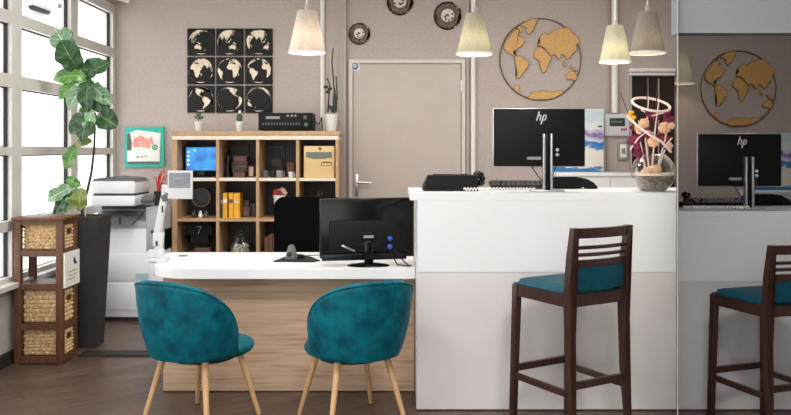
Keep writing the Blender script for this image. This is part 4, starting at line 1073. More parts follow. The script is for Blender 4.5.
def book(px0, px1, py, row, label, m, dd=0.05, dp=0.17, bandm=None):
    d = SD + dd; w_ = (px1 - px0) * d / F - 0.001
    t = thing('book', label, 'book', (PX((px0 + px1) / 2, d), d, SHZ[row] + e_), 0, 'books in the shelf')
    hgt = PZ(py, d) - SHZ[row] - e_
    obj('cover', B().bb((-w_ / 2, 0.0, 0), (-w_ / 2 + 0.003, dp, hgt)).bb((w_ / 2 - 0.003, 0.0, 0), (w_ / 2, dp, hgt)).bb((-w_ / 2, -0.002, 0), (w_ / 2, 0.002, hgt)), m, t, smooth=False)
    obj('pages', B().bb((-w_ / 2 + 0.0031, 0.003, 0.004), (w_ / 2 - 0.0031, dp - 0.004, hgt - 0.004)), 'paper', t, smooth=False)
    obj('spine_label', B().bb((-w_ / 2 + 0.002, -0.004, hgt * 0.6), (w_ / 2 - 0.002, -0.0015, hgt * 0.75)), bandm or m, t, smooth=False)
book(220.4, 222.7, 194, 2, 'thin dark green book, leftmost of the short row beside the yellow books', 'green_cover', bandm='switch_grey')
book(222.8, 227.2, 193, 2, 'first yellow book after the dark green one', 'yellow_cover', bandm='paper')
book(228.8, 233.2, 193, 2, 'middle yellow book after a narrow dark gap', 'yellow_cover', bandm='brown_cover')
book(233.6, 239.6, 193, 2, 'thickest yellow book at the right end of the row', 'yellow_cover', bandm='beige_plastic')
box_(246, 0.06, 0.09, 0.08, 0.12, 2, 'mauve box right of the yellow books', 'mauve_box')
box_(246, 0.05, 0.055, 0.06, 0.13, 2, 'small brown box on top of the mauve box beside the books', 'photo_brown', SHZ[2] + 0.0906 + e_)
box_(253, 0.045, 0.12, 0.08, 0.16, 2, 'upright brown box at the right of the yellow books', 'photo_brown')
# flower pot
d = SD + 0.10
t = thing('flower_pot', 'tapered white pot of red and pale pink flowers, beside the office chair', 'flower pot', (PX(279.5, d), d, SHZ[2] + e_))
Z = lambda py: PZ(py, d) - SHZ[2] - e_
obj('pot', B().lathe([(0.03, 0), (0.032, 0.004), (0.056, Z(195)), (0.05, Z(195)), (0.046, Z(197)), (0.001, Z(197))], (0, 0, 0), 24), 'ceramic', t)
rr = random.Random(5)
for k in range(15):
    a = rr.uniform(0, 2 * PI); r_ = rr.uniform(0, 0.055); red = k % 3 == 0
    q = B(); c = Vector((r_ * math.cos(a), r_ * math.sin(a) * 0.8, Z(195) + 0.012 + rr.uniform(0, 0.05) * (1 - r_ / 0.09)))
    for j in range(5): q.ball(c + Vector((0.011 * math.cos(j * 1.257), -0.005, 0.011 * math.sin(j * 1.257))), 0.011, (1, 0.6, 1), 8, 6)
    obj('flower', q, 'red_petal' if red else 'pink_petal', t)
q = B()
for k in range(9):
    a = k * 0.7; q.ball((0.045 * math.cos(a), 0.04 * math.sin(a), Z(195) + 0.004), 0.016, (1.2, 1, 0.4), 8, 6)
obj('foliage', q, 'leaf_small', t)
# right compartment of second row: bottles
for px, lab, m, hgt in ((318.5, 'slim mauve bottle, left of a pair in the right compartment of the second row', 'mauve_box', 0.21), (321.5, 'slim pale bottle, right of a pair in the right compartment of the second row', 'photo_brown', 0.21)):
    d = SD + 0.14
    t = thing('bottle', lab, 'bottle', (PX(px, d), d, SHZ[2] + e_), 0, 'bottles in the shelf')
    obj('body', B().lathe([(0.011, 0), (0.012, 0.01), (0.012, hgt * 0.75), (0.007, hgt * 0.86), (0.007, hgt)], (0, 0, 0), 14), m, t); obj('cork', B().lathe([(0.006, hgt + 0.0002), (0.006, hgt + 0.012), (0.001, hgt + 0.013)], (0, 0, 0), 10), 'brown_cover', t)
frame_(329.5, 195, 0.07, 0.17, 0.2, 'small upright frame in the right compartment of the second row', row=2, m='mauve_box')
# third row
d = SD + 0.13
t = thing('jersey', 'black shirt with a pale number seven in the left compartment of the third row', 'shirt', (PX(199.5, d), d, SHZ[3] + e_))
Z = lambda py: PZ(py, d) - SHZ[3] - e_; k = d / F
o = [(-9 * k, Z(243)), (-9 * k, Z(234)), (-15 * k, Z(236)), (-16 * k, Z(229)), (-8 * k, Z(223)), (-3 * k, Z(222)), (0, Z(223.5)), (3 * k, Z(222)), (8 * k, Z(223)), (13 * k, Z(229)), (12 * k, Z(236)), (9 * k, Z(234)), (9 * k, Z(243))]
obj('cloth', B().prism(o, 0, 0.03), 'jersey_black', t)
obj('number', B().bar((-2.6 * k, -0.002, Z(226.5)), (1.8 * k, -0.002, Z(226.5)), 0.012, 0.004).bar((1.6 * k, -0.002, Z(226.5)), (-1.2 * k, -0.002, Z(234)), 0.012, 0.004), 'jersey_number', t, smooth=False)
obj('hanger_stand', B().bb((-0.05, 0.035, 0.0), (0.05, 0.06, 0.01)).bb((-0.006, 0.035, 0.01), (0.006, 0.045, Z(225))), 'black_plastic', t, smooth=False)
box_(202, 0.125, 0.085, 0.09, 0.03, 3, 'mauve box in front of the black shirt', 'mauve_box')
box_(190.5, 0.02, 0.06, 0.04, 0.08, 3, 'tiny brown box beside the mauve box in the third row', 'photo_brown')
d = SD + 0.12
t = thing('pebble_jar', 'round glass jar filled with white pebbles in the third row', 'jar', (PX(240.5, d), d, SHZ[3] + e_))
obj('jar', B().lathe([(0.04, 0), (0.075, 0.02), (0.088, 0.07), (0.08, 0.115), (0.055, 0.15), (0.05, 0.17), (0.056, 0.178)], (0, 0, 0), 28, cap=False), 'bowl_glass', t)
q = B(); rr = random.Random(9)
for k_i in range(120):
    a = rr.uniform(0, 2 * PI); z = rr.uniform(0.021, 0.115); mx_ = 0.066 if z > 0.03 else 0.052; mx_ = mx_ if z < 0.10 else 0.055; r_ = mx_ * math.sqrt(rr.uniform(0.35, 1))
    q.ball((r_ * math.cos(a), r_ * math.sin(a), z), 0.012, (1.2, 1, 0.75), 8, 6, rot=(rr.uniform(0, 3), rr.uniform(0, 3), 0))
obj('pebbles', q, 'pebble', t, kind='stuff')
obj('lid', B().lathe([(0.058, 0.18), (0.06, 0.19), (0.03, 0.20), (0.014, 0.206), (0.018, 0.225), (0.001, 0.235)], (0, 0, 0), 24), 'bowl_glass', t)
for px0, px1, py, lab in ((264.5, 268.2, 238, 'brown book, left of the group behind the office chair'), (268.6, 272.4, 235, 'brown book, middle of the group behind the office chair'), (272.8, 276.4, 235, 'brown book, right of the group behind the office chair')):
    book(px0, px1, py, 3, lab, 'brown_cover', dd=0.06, bandm='mauve_box')

# ------------------------------------------------------------------ things on top of the shelf
ZT = sz_(131) + 0.0008
td = SD + 0.18
def small_plant(px, label, cactus):
    t = thing('potted_plant', label, 'potted plant', (PX(px, td), td, ZT), 0, 'potted plants on the shelf')
    hgt = 10 * td / F
    obj('pot', B().lathe([(0.024, 0), (0.026, 0.003), (0.036, hgt), (0.032, hgt), (0.03, hgt - 0.01), (0.001, hgt - 0.01)], (0, 0, 0), 20), 'ceramic', t)
    if cactus:
        obj('cactus', B().lathe([(0.02, hgt - 0.012), (0.028, hgt + 0.02), (0.026, hgt + 0.05), (0.012, hgt + 0.065), (0.001, hgt + 0.068)], (0, 0, 0), 18), 'leaf_small', t)
        obj('bloom', B().ball((0.003, 0, hgt + 0.08), 0.012, (1, 1, 1.5), 10, 8), 'paper', t)
    else:
        obj('stem', B().tube([(0, 0, hgt - 0.012), (0.0, 0, hgt + 0.05), (0.01, 0, hgt + 0.085)], 0.004, 6), 'leaf_small', t)
        for a, z, L in ((0.4, 0.03, 0.05), (2.6, 0.04, 0.045), (1.1, 0.06, 0.05), (2.2, 0.075, 0.035), (-0.1, 0.055, 0.055)):
            blade((0, 0, hgt + z * 0.6), (L * math.cos(a), -0.01, hgt + z * 0.6 + L * abs(math.sin(a)) * 0.9), 0.02, 'leaf_small', 'leaf', 0.1, t)
small_plant(198.5, 'small leafy plant in a white pot, left on top of the shelf', False)
small_plant(239.5, 'small cactus in a white pot beside the black radio', True)
k = td / F
t = thing('stereo_receiver', 'black stereo receiver lying on top of the shelf', 'stereo', (PX(288, td), td, ZT))
Z = lambda py: PZ(py, td) - ZT
yf = -0.14
rc = obj('housing', B().bb((-27 * k, yf, 0.008), (26 * k, 0.16, Z(113.5)), 0.004), 'black_plastic', t)
obj('panel', B().bb((-26.5 * k, yf - 0.004, 0.012), (25.5 * k, yf + 0.001, Z(114.5)), 0.001), 'black_plastic', t)
obj('display', B().bb((-19.5 * k, yf - 0.006, Z(119.5)), (-6 * k, yf - 0.003, Z(117))), 'switch_grey', t, smooth=False)
for px in (2, 6, 9.5): obj('button', B().box((px * k, yf - 0.006, Z(116.5)), (0.018, 0.006, 0.018), 0.002), 'switch_grey', t)
q = B()
for i in range(14): q.box(((-22 + i * 2.7) * k, yf - 0.006, Z(124.5)), (0.013, 0.006, 0.02), 0.002)
obj('button_row', q, 'grey_plastic', t)
for px, py in ((19, 118), (20, 125)): obj('knob', B().lathe([(0.017, 0.004), (0.016, 0.02), (0.001, 0.022)], (px * k, yf, Z(py)), 18, axis='y'), 'grey_plastic', t)
for px in (-22, 21): obj('foot', B().lathe([(0.014, 0), (0.014, 0.008), (0.001, 0.0085)], (px * k, yf + 0.05, 0), 12), 'rubber', t)
obj('cable', B().tube([(25 * k, 0.1, Z(121)), (30 * k, 0.1, Z(124)), (33 * k, 0.08, Z(117)), (33.5 * k, 0.06, 0.01)], 0.006, 6), 'black_plastic', t)
t = thing('orchid_pot', 'tall white pot with bare dark orchid stems at the right end of the shelf', 'potted plant', (PX(331, td), td, ZT), 0)
hgt = 17 * k
obj('pot', B().lathe([(0.044, 0), (0.047, 0.004), (0.064, hgt), (0.058, hgt), (0.056, hgt - 0.015), (0.001, hgt - 0.015)], (0, 0, 0), 26), 'ceramic', t)
for pts in ([(-3, 112, 0), (-2, 95, 0.0), (-1, 85, -0.01), (-4, 78, -0.02)], [(2, 112, 0), (3, 90, 0.01), (1, 62, 0.0), (2, 48, 0)], [(5, 112, 0), (6, 92, 0), (5, 76, 0.0)]):
    obj('stem', B().tube([((a) * k, c, Z(b)) for a, b, c in pts], [0.009] + [0.006] * (len(pts) - 1), 7), 'leaf_orchid', t)
for a, b in (((3, 112), (4, 88)), ((0, 112), (7, 97)), ((4, 112), (-3, 104))):
    blade((a[0] * k, 0, Z(a[1]) - 0.01), (b[0] * k, -0.02, Z(b[1])), 0.03, 'leaf_orchid', 'leaf', 0.12, t)
for px, py in ((-5, 87), (-1, 89), (-3, 92)):
    obj('bud', B().ball((px * k, -0.015, Z(py)), 0.018, (1.2, 0.7, 0.8), 10, 8), 'leaf_orchid', t)

# ------------------------------------------------------------------ wall poster
pp = YB - 0.004
t = thing('framed_poster', 'framed poster with a teal border and coral artwork beside the window', 'framed poster', (PX(146, pp), pp, PZ(147.5, pp)))
k = pp / F
pb = lambda b: b
q = B().prism([(-20 * k, 20 * k), (18.5 * k, 20.5 * k), (19 * k, -19 * k), (-20.5 * k, -20 * k)], -0.03, -0.002)
obj('frame', q, 'teal_frame', t, smooth=False)
obj('sheet', B().prism([(-17.5 * k, 14 * k), (-8 * k, 17.5 * k), (15.5 * k, 14.5 * k), (15 * k, -16 * k), (-17.5 * k, -14.5 * k)], -0.034, -0.029), 'poster_pale', t, smooth=False)
obj('artwork', B().prism([(-12 * k, 0), (-11 * k, 9 * k), (-4 * k, 12 * k), (3 * k, 8 * k), (7 * k, 11 * k), (9 * k, 3 * k), (5 * k, -1 * k), (-4 * k, 1 * k)], -0.037, -0.033), 'poster_coral', t, smooth=False)
obj('artwork', B().prism([(-17.5 * k, 13 * k), (-15 * k, 15 * k), (-13 * k, 4 * k), (-13.5 * k, -3 * k), (-17.5 * k, -3 * k)], -0.037, -0.033), 'poster_grey', t, smooth=False)
obj('caption_panel', B().bb((-17.5 * k, -0.039, -13.5 * k), (14.5 * k, -0.0345, -3 * k)).bb((6 * k, -0.039, -3 * k), (14.5 * k, -0.0345, 3.5 * k)), 'paper', t, smooth=False)
obj('badge', B().ring((10 * k, -0.041, 0.2 * k), 2.3 * k, 0.005, 'y', 20, 6).box((10 * k, -0.041, 0), (0.01, 0.004, 0.018)), 'green_badge', t)
q = B()
for i, (x, w_) in enumerate(((-7, 4), (-3, 3), (1, 2.5))): q.box((x * k, -0.0405, -9.5 * k + 0.003 * i), (w_ * k * 0.7, 0.003, 0.010))
obj('caption', q, 'poster_grey', t, smooth=False)
obj('strip', B().bb((-17 * k, -0.0405, -16 * k), (14.5 * k, -0.034, -14.2 * k)), 'poster_grey', t, smooth=False)

# ------------------------------------------------------------------ printer
PD = 6.75; k = PD / F
px_ = lambda p: PX(p, PD) - PX(130, PD)
Zp = lambda y: PZ(y, PD)
t = thing('office_printer', 'large white office printer standing on the floor behind the planter', 'printer', (PX(130, PD), PD, 0))
obj('body', B().bb((px_(92), 0, 0.035), (px_(164), 0.52, Zp(228)), 0.012), 'printer_white', t)
obj('base', B().bb((px_(93), 0.03, 0.0), (px_(162), 0.5, 0.034)), 'printer_dark', t)
for py in (254, 283): obj('drawer', B().bb((px_(93), -0.006, Zp(py + 27)), (px_(150), 0.001, Zp(py)), 0.003), 'printer_white', t)
obj('side_unit', B().bb((px_(146), -0.004, Zp(252)), (px_(164), 0.5, Zp(207)), 0.01), 'printer_grey', t)
obj('rear_block', B().bb((px_(92), 0.22, Zp(229)), (px_(146), 0.52, Zp(206)), 0.004), 'printer_grey', t)
obj('paper_slot', B().bb((px_(93), 0.20, Zp(211)), (px_(144), 0.23, Zp(206.3))), 'printer_dark', t, smooth=False)
obj('deck', B().prism([(0.0, Zp(228.2)), (0.0, Zp(222)), (0.22, Zp(216)), (0.22, Zp(228.2))], px_(101), px_(146), 'yz'), 'printer_grey', t, smooth=False)
tr = B().prism([(-0.12, Zp(222)), (0.2, Zp(212.5)), (0.2, Zp(214.5)), (-0.12, Zp(224.2))], px_(92), px_(137), 'yz')
to = obj('output_tray', tr, 'grey_plastic', t, smooth=False)
q = B()
for a in (101, 113, 124): q.bb((px_(a), -0.13, Zp(222.5)), (px_(a + 2), -0.118, Zp(214)), 0.0)
obj('rib', q, 'graphite', to, smooth=False)
obj('scanner_unit', B().bb((px_(92), -0.03, Zp(206)), (px_(136), 0.40, Zp(195.5)), 0.012), 'printer_white', t)
obj('seam', B().bb((px_(93), -0.022, Zp(195.4)), (px_(135), 0.39, Zp(194.2))), 'printer_dark', t, smooth=False)
obj('document_feeder', B().bb((px_(92), -0.02, Zp(194.1)), (px_(136), 0.39, Zp(181)), 0.02), 'printer_white', t)
obj('lid', B().prism([(px_(92), Zp(181.5)), (px_(94), Zp(178.5)), (px_(110), Zp(176.8)), (px_(132), Zp(178.3)), (px_(136), Zp(182)), (px_(131), Zp(180.5))], 0.0, 0.36), 'grey_plastic', t, smooth=False)
obj('control_panel', B().box((px_(149), -0.02, Zp(199)), (0.10, 0.10, 0.04), 0.008, rot=(0.4, 0, 0)), 'grey_plastic', t)
obj('sticker', B().bb((px_(136), -0.009, Zp(279)), (px_(149), -0.0055, Zp(273.5))), 'sky_blue_tag', t, smooth=False, label='light blue sticker')
obj('handle', B().bb((px_(151), -0.012, Zp(233)), (px_(161), -0.003, Zp(230)), 0.003), 'printer_dark', t)
zb_ = Zp(207) + 0.001
t = thing('red_spray', 'spray of thin red twigs on the printer below the framed poster', 'dried twigs', (PX(151, PD), PD + 0.2, zb_))
z_ = Zp(183) - zb_
obj('pot', B().lathe([(0.03, 0.0), (0.036, 0.12), (0.033, 0.12), (0.001, 0.11)], (0, 0, 0), 16), 'graphite', t)
for (a, b) in ((4, 8), (12, 11), (20, 6), (17, 3), (9, 13), (-4, 6), (22, 9), (12, -2), (19, -5)):
    obj('twig', B().tube([(0, 0, 0.115), (a * 0.3 * k, -0.02, z_ + b * 0.65 * k), (a * 0.7 * k, -0.03, z_ + b * k), (a * k, -0.03, z_ + (b - 3) * k)], [0.006, 0.005, 0.004, 0.0025], 6), 'red_wire', t)

# ------------------------------------------------------------------ basket tower
TD = 5.4; k = TD / F
tx0, tx1 = PX(13.5, TD), PX(62.5, TD); tdp = 0.255
tw = thing('basket_tower', 'tall brown wooden storage tower holding wicker baskets beside the window', 'storage tower', (tx0, TD, 0))
W = tx1 - tx0; zt = PZ(217.5, TD); ps = 0.046
q4 = ((0, 0), (W - ps, 0), (0, tdp - 0.04), (W - ps, tdp - 0.04))
for x, y in q4: obj('post', B().bb((x, y, 0), (x + ps, y + 0.04, zt - 0.0215), 0.003), 'tower_wood', tw)
obj('top_board', B().bb((-0.012, -0.012, zt - 0.021), (W + 0.012, tdp + 0.012, zt), 0.004), 'tower_wood', tw)
tz = lambda py: PZ(py, TD)
levels = [(257, 250.5), (290, 284), (330.5, 324), (363.5, 357)]
for a, b in ((225, 221),) + tuple(levels):
    z0, z1 = max(0.004, tz(a)), tz(b)
    q = B(); q.bb((ps + .0005, 0.004, z0), (W - ps - .0005, 0.03, z1)).bb((ps + .0005, tdp - 0.03, z0), (W - ps - .0005, tdp - 0.004, z1)).bb((0.004, 0.0405, z0), (0.03, tdp - 0.0405, z1)).bb((W - 0.03, 0.0405, z0), (W - 0.004, tdp - 0.0405, z1))
    obj('rail', q, 'tower_wood', tw, smooth=False)
for a, b in levels:
    z1 = tz(b)
    obj('shelf_board', B().bb((0.031, 0.031, max(0.006, z1 - 0.014)), (W - 0.031, tdp - 0.031, z1 - 0.002)), 'tower_wood', tw, smooth=False)
def basket(zb, zt_, label):
    w_, d_, h_ = W - 0.066, tdp - 0.106, zt_ - zb
    t = thing('wicker_basket', label, 'basket', (tx0 + W / 2 + 0.016, TD + tdp / 2, zb + 0.001), 0, 'wicker baskets in the brown tower')
    q = B()
    def face(o, ux, L, n, nc, nr):
        o, ux, n = Vector(o), Vector(ux), Vector(n)
        def fn(u, v):
            r_ = int(min(v * nr, nr - 1e-6)); ph = 0.5 * (r_ % 2)
            hgt = abs(math.sin(PI * (u * nc + ph))) ** 0.7 * abs(math.sin(PI * v * nr)) ** 0.5
            return o + ux * (L * u) + Vector((0, 0, h_ * v)) + n * (0.011 * hgt)
        q.grid(fn, nc * 6, nr * 4)
    nr = 7
    face((-w_ / 2, -d_ / 2, 0), (1, 0, 0), w_, (0, -1, 0), 8, nr); face((-w_ / 2, d_ / 2, 0), (1, 0, 0), w_, (0, 1, 0), 8, nr)
    face((-w_ / 2, -d_ / 2, 0), (0, 1, 0), d_, (-1, 0, 0), 7, nr); face((w_ / 2, -d_ / 2, 0), (0, 1, 0), d_, (1, 0, 0), 7, nr)
    obj('weave', q, 'wicker', t, angle=70)
    obj('bottom', B().bb((-w_ / 2 + .002, -d_ / 2 + .002, 0.0), (w_ / 2 - .002, d_ / 2 - .002, 0.006)), 'wicker_dark', t, smooth=False)
    obj('rim', B().tube([(-w_ / 2, -d_ / 2, h_), (w_ / 2, -d_ / 2, h_), (w_ / 2, d_ / 2, h_), (-w_ / 2, d_ / 2, h_), (-w_ / 2, -d_ / 2, h_)], 0.006, 6), 'wicker', t)
    obj('handle_hole', B().box((w_ / 2 + 0.008, 0, h_ * 0.74), (0.008, 0.075, 0.035), 0.003), 'wicker_dark', t)
    return t
basket(tz(250.5), tz(226.5), 'wicker basket at the top of the brown tower')
basket(tz(324), tz(292.5), 'wicker basket just below the open shelf of the brown tower')
basket(tz(357), tz(333), 'wicker basket at the bottom of the brown tower')
# card stuck on the side of the tower
t = thing('notice_card', 'white notice card with a small blue mark fixed to the side of the brown tower', 'notice card', (tx1 + 0.004, TD + 0.005, tz(271)))
hh = 17.5 * k
q = B().bb((0, 0, -hh), (0.01, 0.25, hh)); obj('card', q, 'paper', t, smooth=False)
q = B()
for z_, y0_, y1_ in ((-0.02, 0.05, 0.2), (-0.045, 0.07, 0.19), (-0.07, 0.05, 0.17)): q.bb((0.0102, y0_, z_), (0.0115, y1_, z_ + 0.006))
obj('text_line', q, 'switch_grey', t, smooth=False)
q = B().box((0.011, 0.16, 0.05), (0.003, 0.03, 0.04), rot=(0.5, 0, 0)).box((0.011, 0.175, 0.035), (0.003, 0.05, 0.014), rot=(-0.3, 0, 0)); obj('mark', q, 'blue_badge', t, smooth=False)

# ------------------------------------------------------------------ planter with the fiddle-leaf fig
GD = 5.93; k = GD / F
gx_ = PX(88, GD)
pl = thing('planter', 'tall tapered charcoal planter standing behind the basket tower', 'planter', (gx_, GD, 0))
zp = PZ(217.5, GD - 0.13)
s2_ = math.sqrt(2)
rt_, rb_ = 0.127 * s2_, 0.084 * s2_
obj('shell', B().lathe([(rb_, 0), (rt_, zp), (rt_ - 0.02, zp), (rt_ - 0.026, zp - 0.04)], (0, 0, 0), 4, rot=PI / 4), 'planter', pl, smooth=False)
obj('soil', B().bb((-0.1, -0.1, zp - 0.06), (0.1, 0.1, zp - 0.036)), 'soil', pl, smooth=False, kind='stuff')
obj('rim', B().tube([(-0.122, -0.122, zp), (0.122, -0.122, zp), (0.122, 0.122, zp), (-0.122, 0.122, zp), (-0.122, -0.122, zp)], 0.006, 6), 'planter', pl)
fg = thing('fiddle_leaf_fig', 'tall fiddle-leaf fig with broad green leaves growing from the charcoal planter', 'plant', (gx_, GD, zp - 0.036))
fz = zp - 0.036
L_ = lambda px, py, dy=0.0: Vector((PX(px, GD) - gx_, dy, PZ(py, GD) - fz))
obj('trunk', B().tube([L_(85, 220.5, 0.0), L_(82, 212, 0), L_(86, 197, 0), L_(91, 172, 0.01), L_(93, 150, 0.02), L_(94, 128, 0.02), L_(92, 104, 0.02), L_(85, 82, 0.0), L_(72, 58, -0.02), L_(66, 44, -0.02)], [0.012, 0.012, 0.011, 0.010, 0.009, 0.008, 0.008, 0.007, 0.006, 0.004], 8), 'bark', fg)
obj('branch', B().tube([L_(86, 197), L_(78, 196, -0.03), L_(70, 194, -0.05)], [0.007, 0.005, 0.004], 7), 'bark', fg)
obj('branch', B().tube([L_(84, 220.5, 0.03), L_(83.5, 205, 0.02), L_(85, 198, 0.0)], [0.005, 0.004, 0.004], 7), 'pale_cane', fg, label='pale support cane')
rl = random.Random(11)
def fig_leaf(b_, t_, w_px, m, dyb=0.0, dyt=-0.06, curl=0.10, nx=0.0, nz=0.2, fold=0.25):
    base, tip = L_(b_[0], b_[1], dyb), L_(t_[0], t_[1], dyt)
    d = tip - base; Ln = d.length; d.normalize()
    n = Vector((nx, -1, nz)); n = (n - d * n.dot(d)).normalized(); s_ = d.cross(n); w_ = w_px * k * 1.12
    q = B(); ph = rl.uniform(0, 6)
    def fn(u, v):
        f = (math.sin(PI * (v ** 0.8) * 0.985 + 0.02)) ** 0.62 * (0.74 + 0.34 * v - 0.16 * math.exp(-((v - 0.38) / 0.14) ** 2))
        x = (u - 0.5) * 2
        return base + d * (Ln * (v - 0.02)) + s_ * (x * w_ / 2 * f) + n * (curl * Ln * math.sin(v * PI) + abs(x) * fold * w_ * 0.5 * f + 0.012 * math.sin(v * 14 + ph) * abs(x) - curl * 0.6 * Ln * v * v)
    q.grid(fn, 10, 14, uv=True)
    lf_ = obj('leaf', q, m, fg, angle=80)
    stem_b = base - d * 0.02
    return lf_
# base point, tip point, width (bearing), material
fig = [
 ((72, 52), (56, 30), 25, 'leaf_pale', 0.0, -0.02, .12), ((70, 46), (62, 27), 16, 'leaf_green', 0.03, 0.0, .1),
 ((80, 70), (66, 42), 27, 'leaf_dark', -0.02, -0.10, .16), ((86, 76), (55, 79), 17, 'leaf_green', 0.0, -0.05, .12),
 ((86, 80), (62, 99), 15, 'leaf_green', 0.0, -0.08, .10), ((84, 80), (99, 57), 19, 'leaf_dark', 0.02, 0.02, .12), ((88, 76), (112, 62), 16, 'leaf_dark', 0.0, -0.04, .12),
 ((90, 82), (73, 110), 17, 'leaf_pale', -0.03, -0.10, .1), ((91, 80), (93, 112), 19, 'leaf_dark', -0.03, -0.12, .14),
 ((92, 84), (112, 104), 17, 'leaf_pale', 0.0, -0.04, .12), ((91, 88), (105, 114), 18, 'leaf_dark', 0.0, -0.02, .10),
 ((97, 113), (76, 134), 20, 'leaf_dark', -0.04, -0.12, .16), ((96, 112), (88, 141), 20, 'leaf_dark', -0.05, -0.14, .14),
 ((95, 110), (96, 136), 14, 'leaf_pale', -0.06, -0.13, .12),
 ((98, 114), (119, 126), 25, 'leaf_dark', 0.0, -0.06, .14), ((92, 118), (78, 108), 12, 'leaf_green', 0.04, 0.02, .1),
 ((92, 141), (75, 146), 10, 'leaf_olive', 0.0, -0.04, .2), ((78, 146), (68, 169), 14, 'leaf_green', -0.02, -0.05, .1),
 ((74, 187), (51, 200), 15, 'leaf_pale', -0.05, -0.08, .1), ((78, 188), (57, 190), 11, 'leaf_pale', -0.03, -0.03, .1),
 ((82, 186), (67, 178), 11, 'leaf_green', -0.02, -0.02, .1), ((76, 192), (58, 213), 13, 'leaf_dark', -0.05, -0.08, .1),
 ((76, 194), (70, 215), 10, 'leaf_pale', -0.06, -0.08, .1), ((85, 188), (84, 210), 20, 'leaf_olive', -0.06, -0.10, .12),
]
for f_ in fig: fig_leaf(*f_[:4], f_[4], f_[5], f_[6])

# ------------------------------------------------------------------ teal velvet chairs
def velvet_chair(loc, rz, label):
    t = thing('velvet_chair', label, 'chair', loc, rz, 'teal velvet tub chairs at the desk')
    TH = math.radians(108)
    zb = 0.372
    def top(a):
        u = min(1, abs(a) / TH); return 0.40 + 0.362 * max(0.0, (1 - u ** 2.4)) ** 0.8
    def pt(u, v, inner):
        a = (u * 2 - 1) * TH; zt_ = top(a); z = zb + (zt_ - zb) * v
        lean = (z - zb) / 0.39
        rx = 0.226 + 0.076 * max(0, lean) ** 0.85; ry = 0.212 + 0.070 * max(0, lean) ** 0.9
        bulge = 0.012 * math.sin(PI * v)
        off = -0.045 if inner else 0.0
        rx += bulge + off; ry += bulge + off
        sh_ = math.sin(a); cs = math.cos(a)
        return Vector((rx * math.copysign(abs(sh_) ** 0.9, sh_), -ry * cs * 1.0 - 0.05, z - (0.0 if not inner else 0.0)))
    q = B(); nu, nv = 48, 16
    outer = [[q.bm.verts.new(pt(i / nu, j / nv, False)) for j in range(nv + 1)] for i in range(nu + 1)]
    inner = [[q.bm.verts.new(pt(i / nu, j / nv, True)) for j in range(nv + 1)] for i in range(nu + 1)]
    def ridge(i):
        a, b = outer[i][nv].co, inner[i][nv].co
        return q.bm.verts.new((a + b) / 2 + Vector((0, 0, 0.016)))
    rid = [ridge(i) for i in range(nu + 1)]
    for i in range(nu):
        for j in range(nv):
            q.bm.faces.new((outer[i][j], outer[i + 1][j], outer[i + 1][j + 1], outer[i][j + 1]))
            q.bm.faces.new((inner[i][j], inner[i][j + 1], inner[i + 1][j + 1], inner[i + 1][j]))
        q.bm.faces.new((outer[i][nv], outer[i + 1][nv], rid[i + 1], rid[i])); q.bm.faces.new((rid[i], rid[i + 1], inner[i + 1][nv], inner[i][nv]))
        q.bm.faces.new((outer[i][0], inner[i][0], inner[i + 1][0], outer[i + 1][0]))
    for i in (0, nu):
        for j in range(nv): q.bm.faces.new((outer[i][j], outer[i][j + 1], inner[i][j + 1], inner[i][j]))
        q.bm.faces.new((outer[i][nv], rid[i], inner[i][nv]))
    obj('backrest', q, 'teal_velvet', t, angle=70)
    pipe_ = B().tube([outer_pt + Vector((0, 0, 0.005)) for outer_pt in [pt(i / 40, 1, False) for i in range(41)]], 0.005, 6)
    obj('piping', pipe_, 'teal_velvet', t)
    # seat cushion
    sp = []
    for i in range(9):
        a = -PI / 2 + PI * i / 8; sp.append((0.222 + 0.026 * math.cos(a) - 0.026, 0.376 + 0.026 * math.sin(a)))
    sp = [(0.001, 0.352)] + sp + [(0.12, 0.406), (0.001, 0.408)]
    obj('seat', B().lathe(sp, (0, 0.07, 0), 40, sx=1.0, sy=1.16), 'teal_velvet', t, angle=60)
    obj('underframe', B().lathe([(0.001, 0.335), (0.17, 0.335), (0.18, 0.3495), (0.001, 0.3496)], (0, 0.02, 0), 32), 'rubber', t)
    for sx_, sy_ in ((-1, -1), (1, -1), (-1, 1), (1, 1)):
        lg = obj('leg', B().tube([(sx_ * 0.135, 0.01 + sy_ * 0.135, 0.36), (sx_ * 0.212, 0.01 + sy_ * 0.212, 0.006)], [0.0185, 0.0115], 14), 'beech', t)
        obj('foot_pad', B().tube([(sx_ * 0.212, 0.01 + sy_ * 0.212, 0.0061), (sx_ * 0.213, 0.01 + sy_ * 0.213, 0.0)], 0.010, 10), 'rubber', lg)
    return t
c1 = velvet_chair((-1.02, 4.27, 0), -math.radians(27), 'teal velvet chair with slim wooden legs, at the rounded left end of the desk')
dup(c1, 'teal velvet chair with slim wooden legs, next to the white counter', (-0.225, 4.27, 0), math.radians(27))

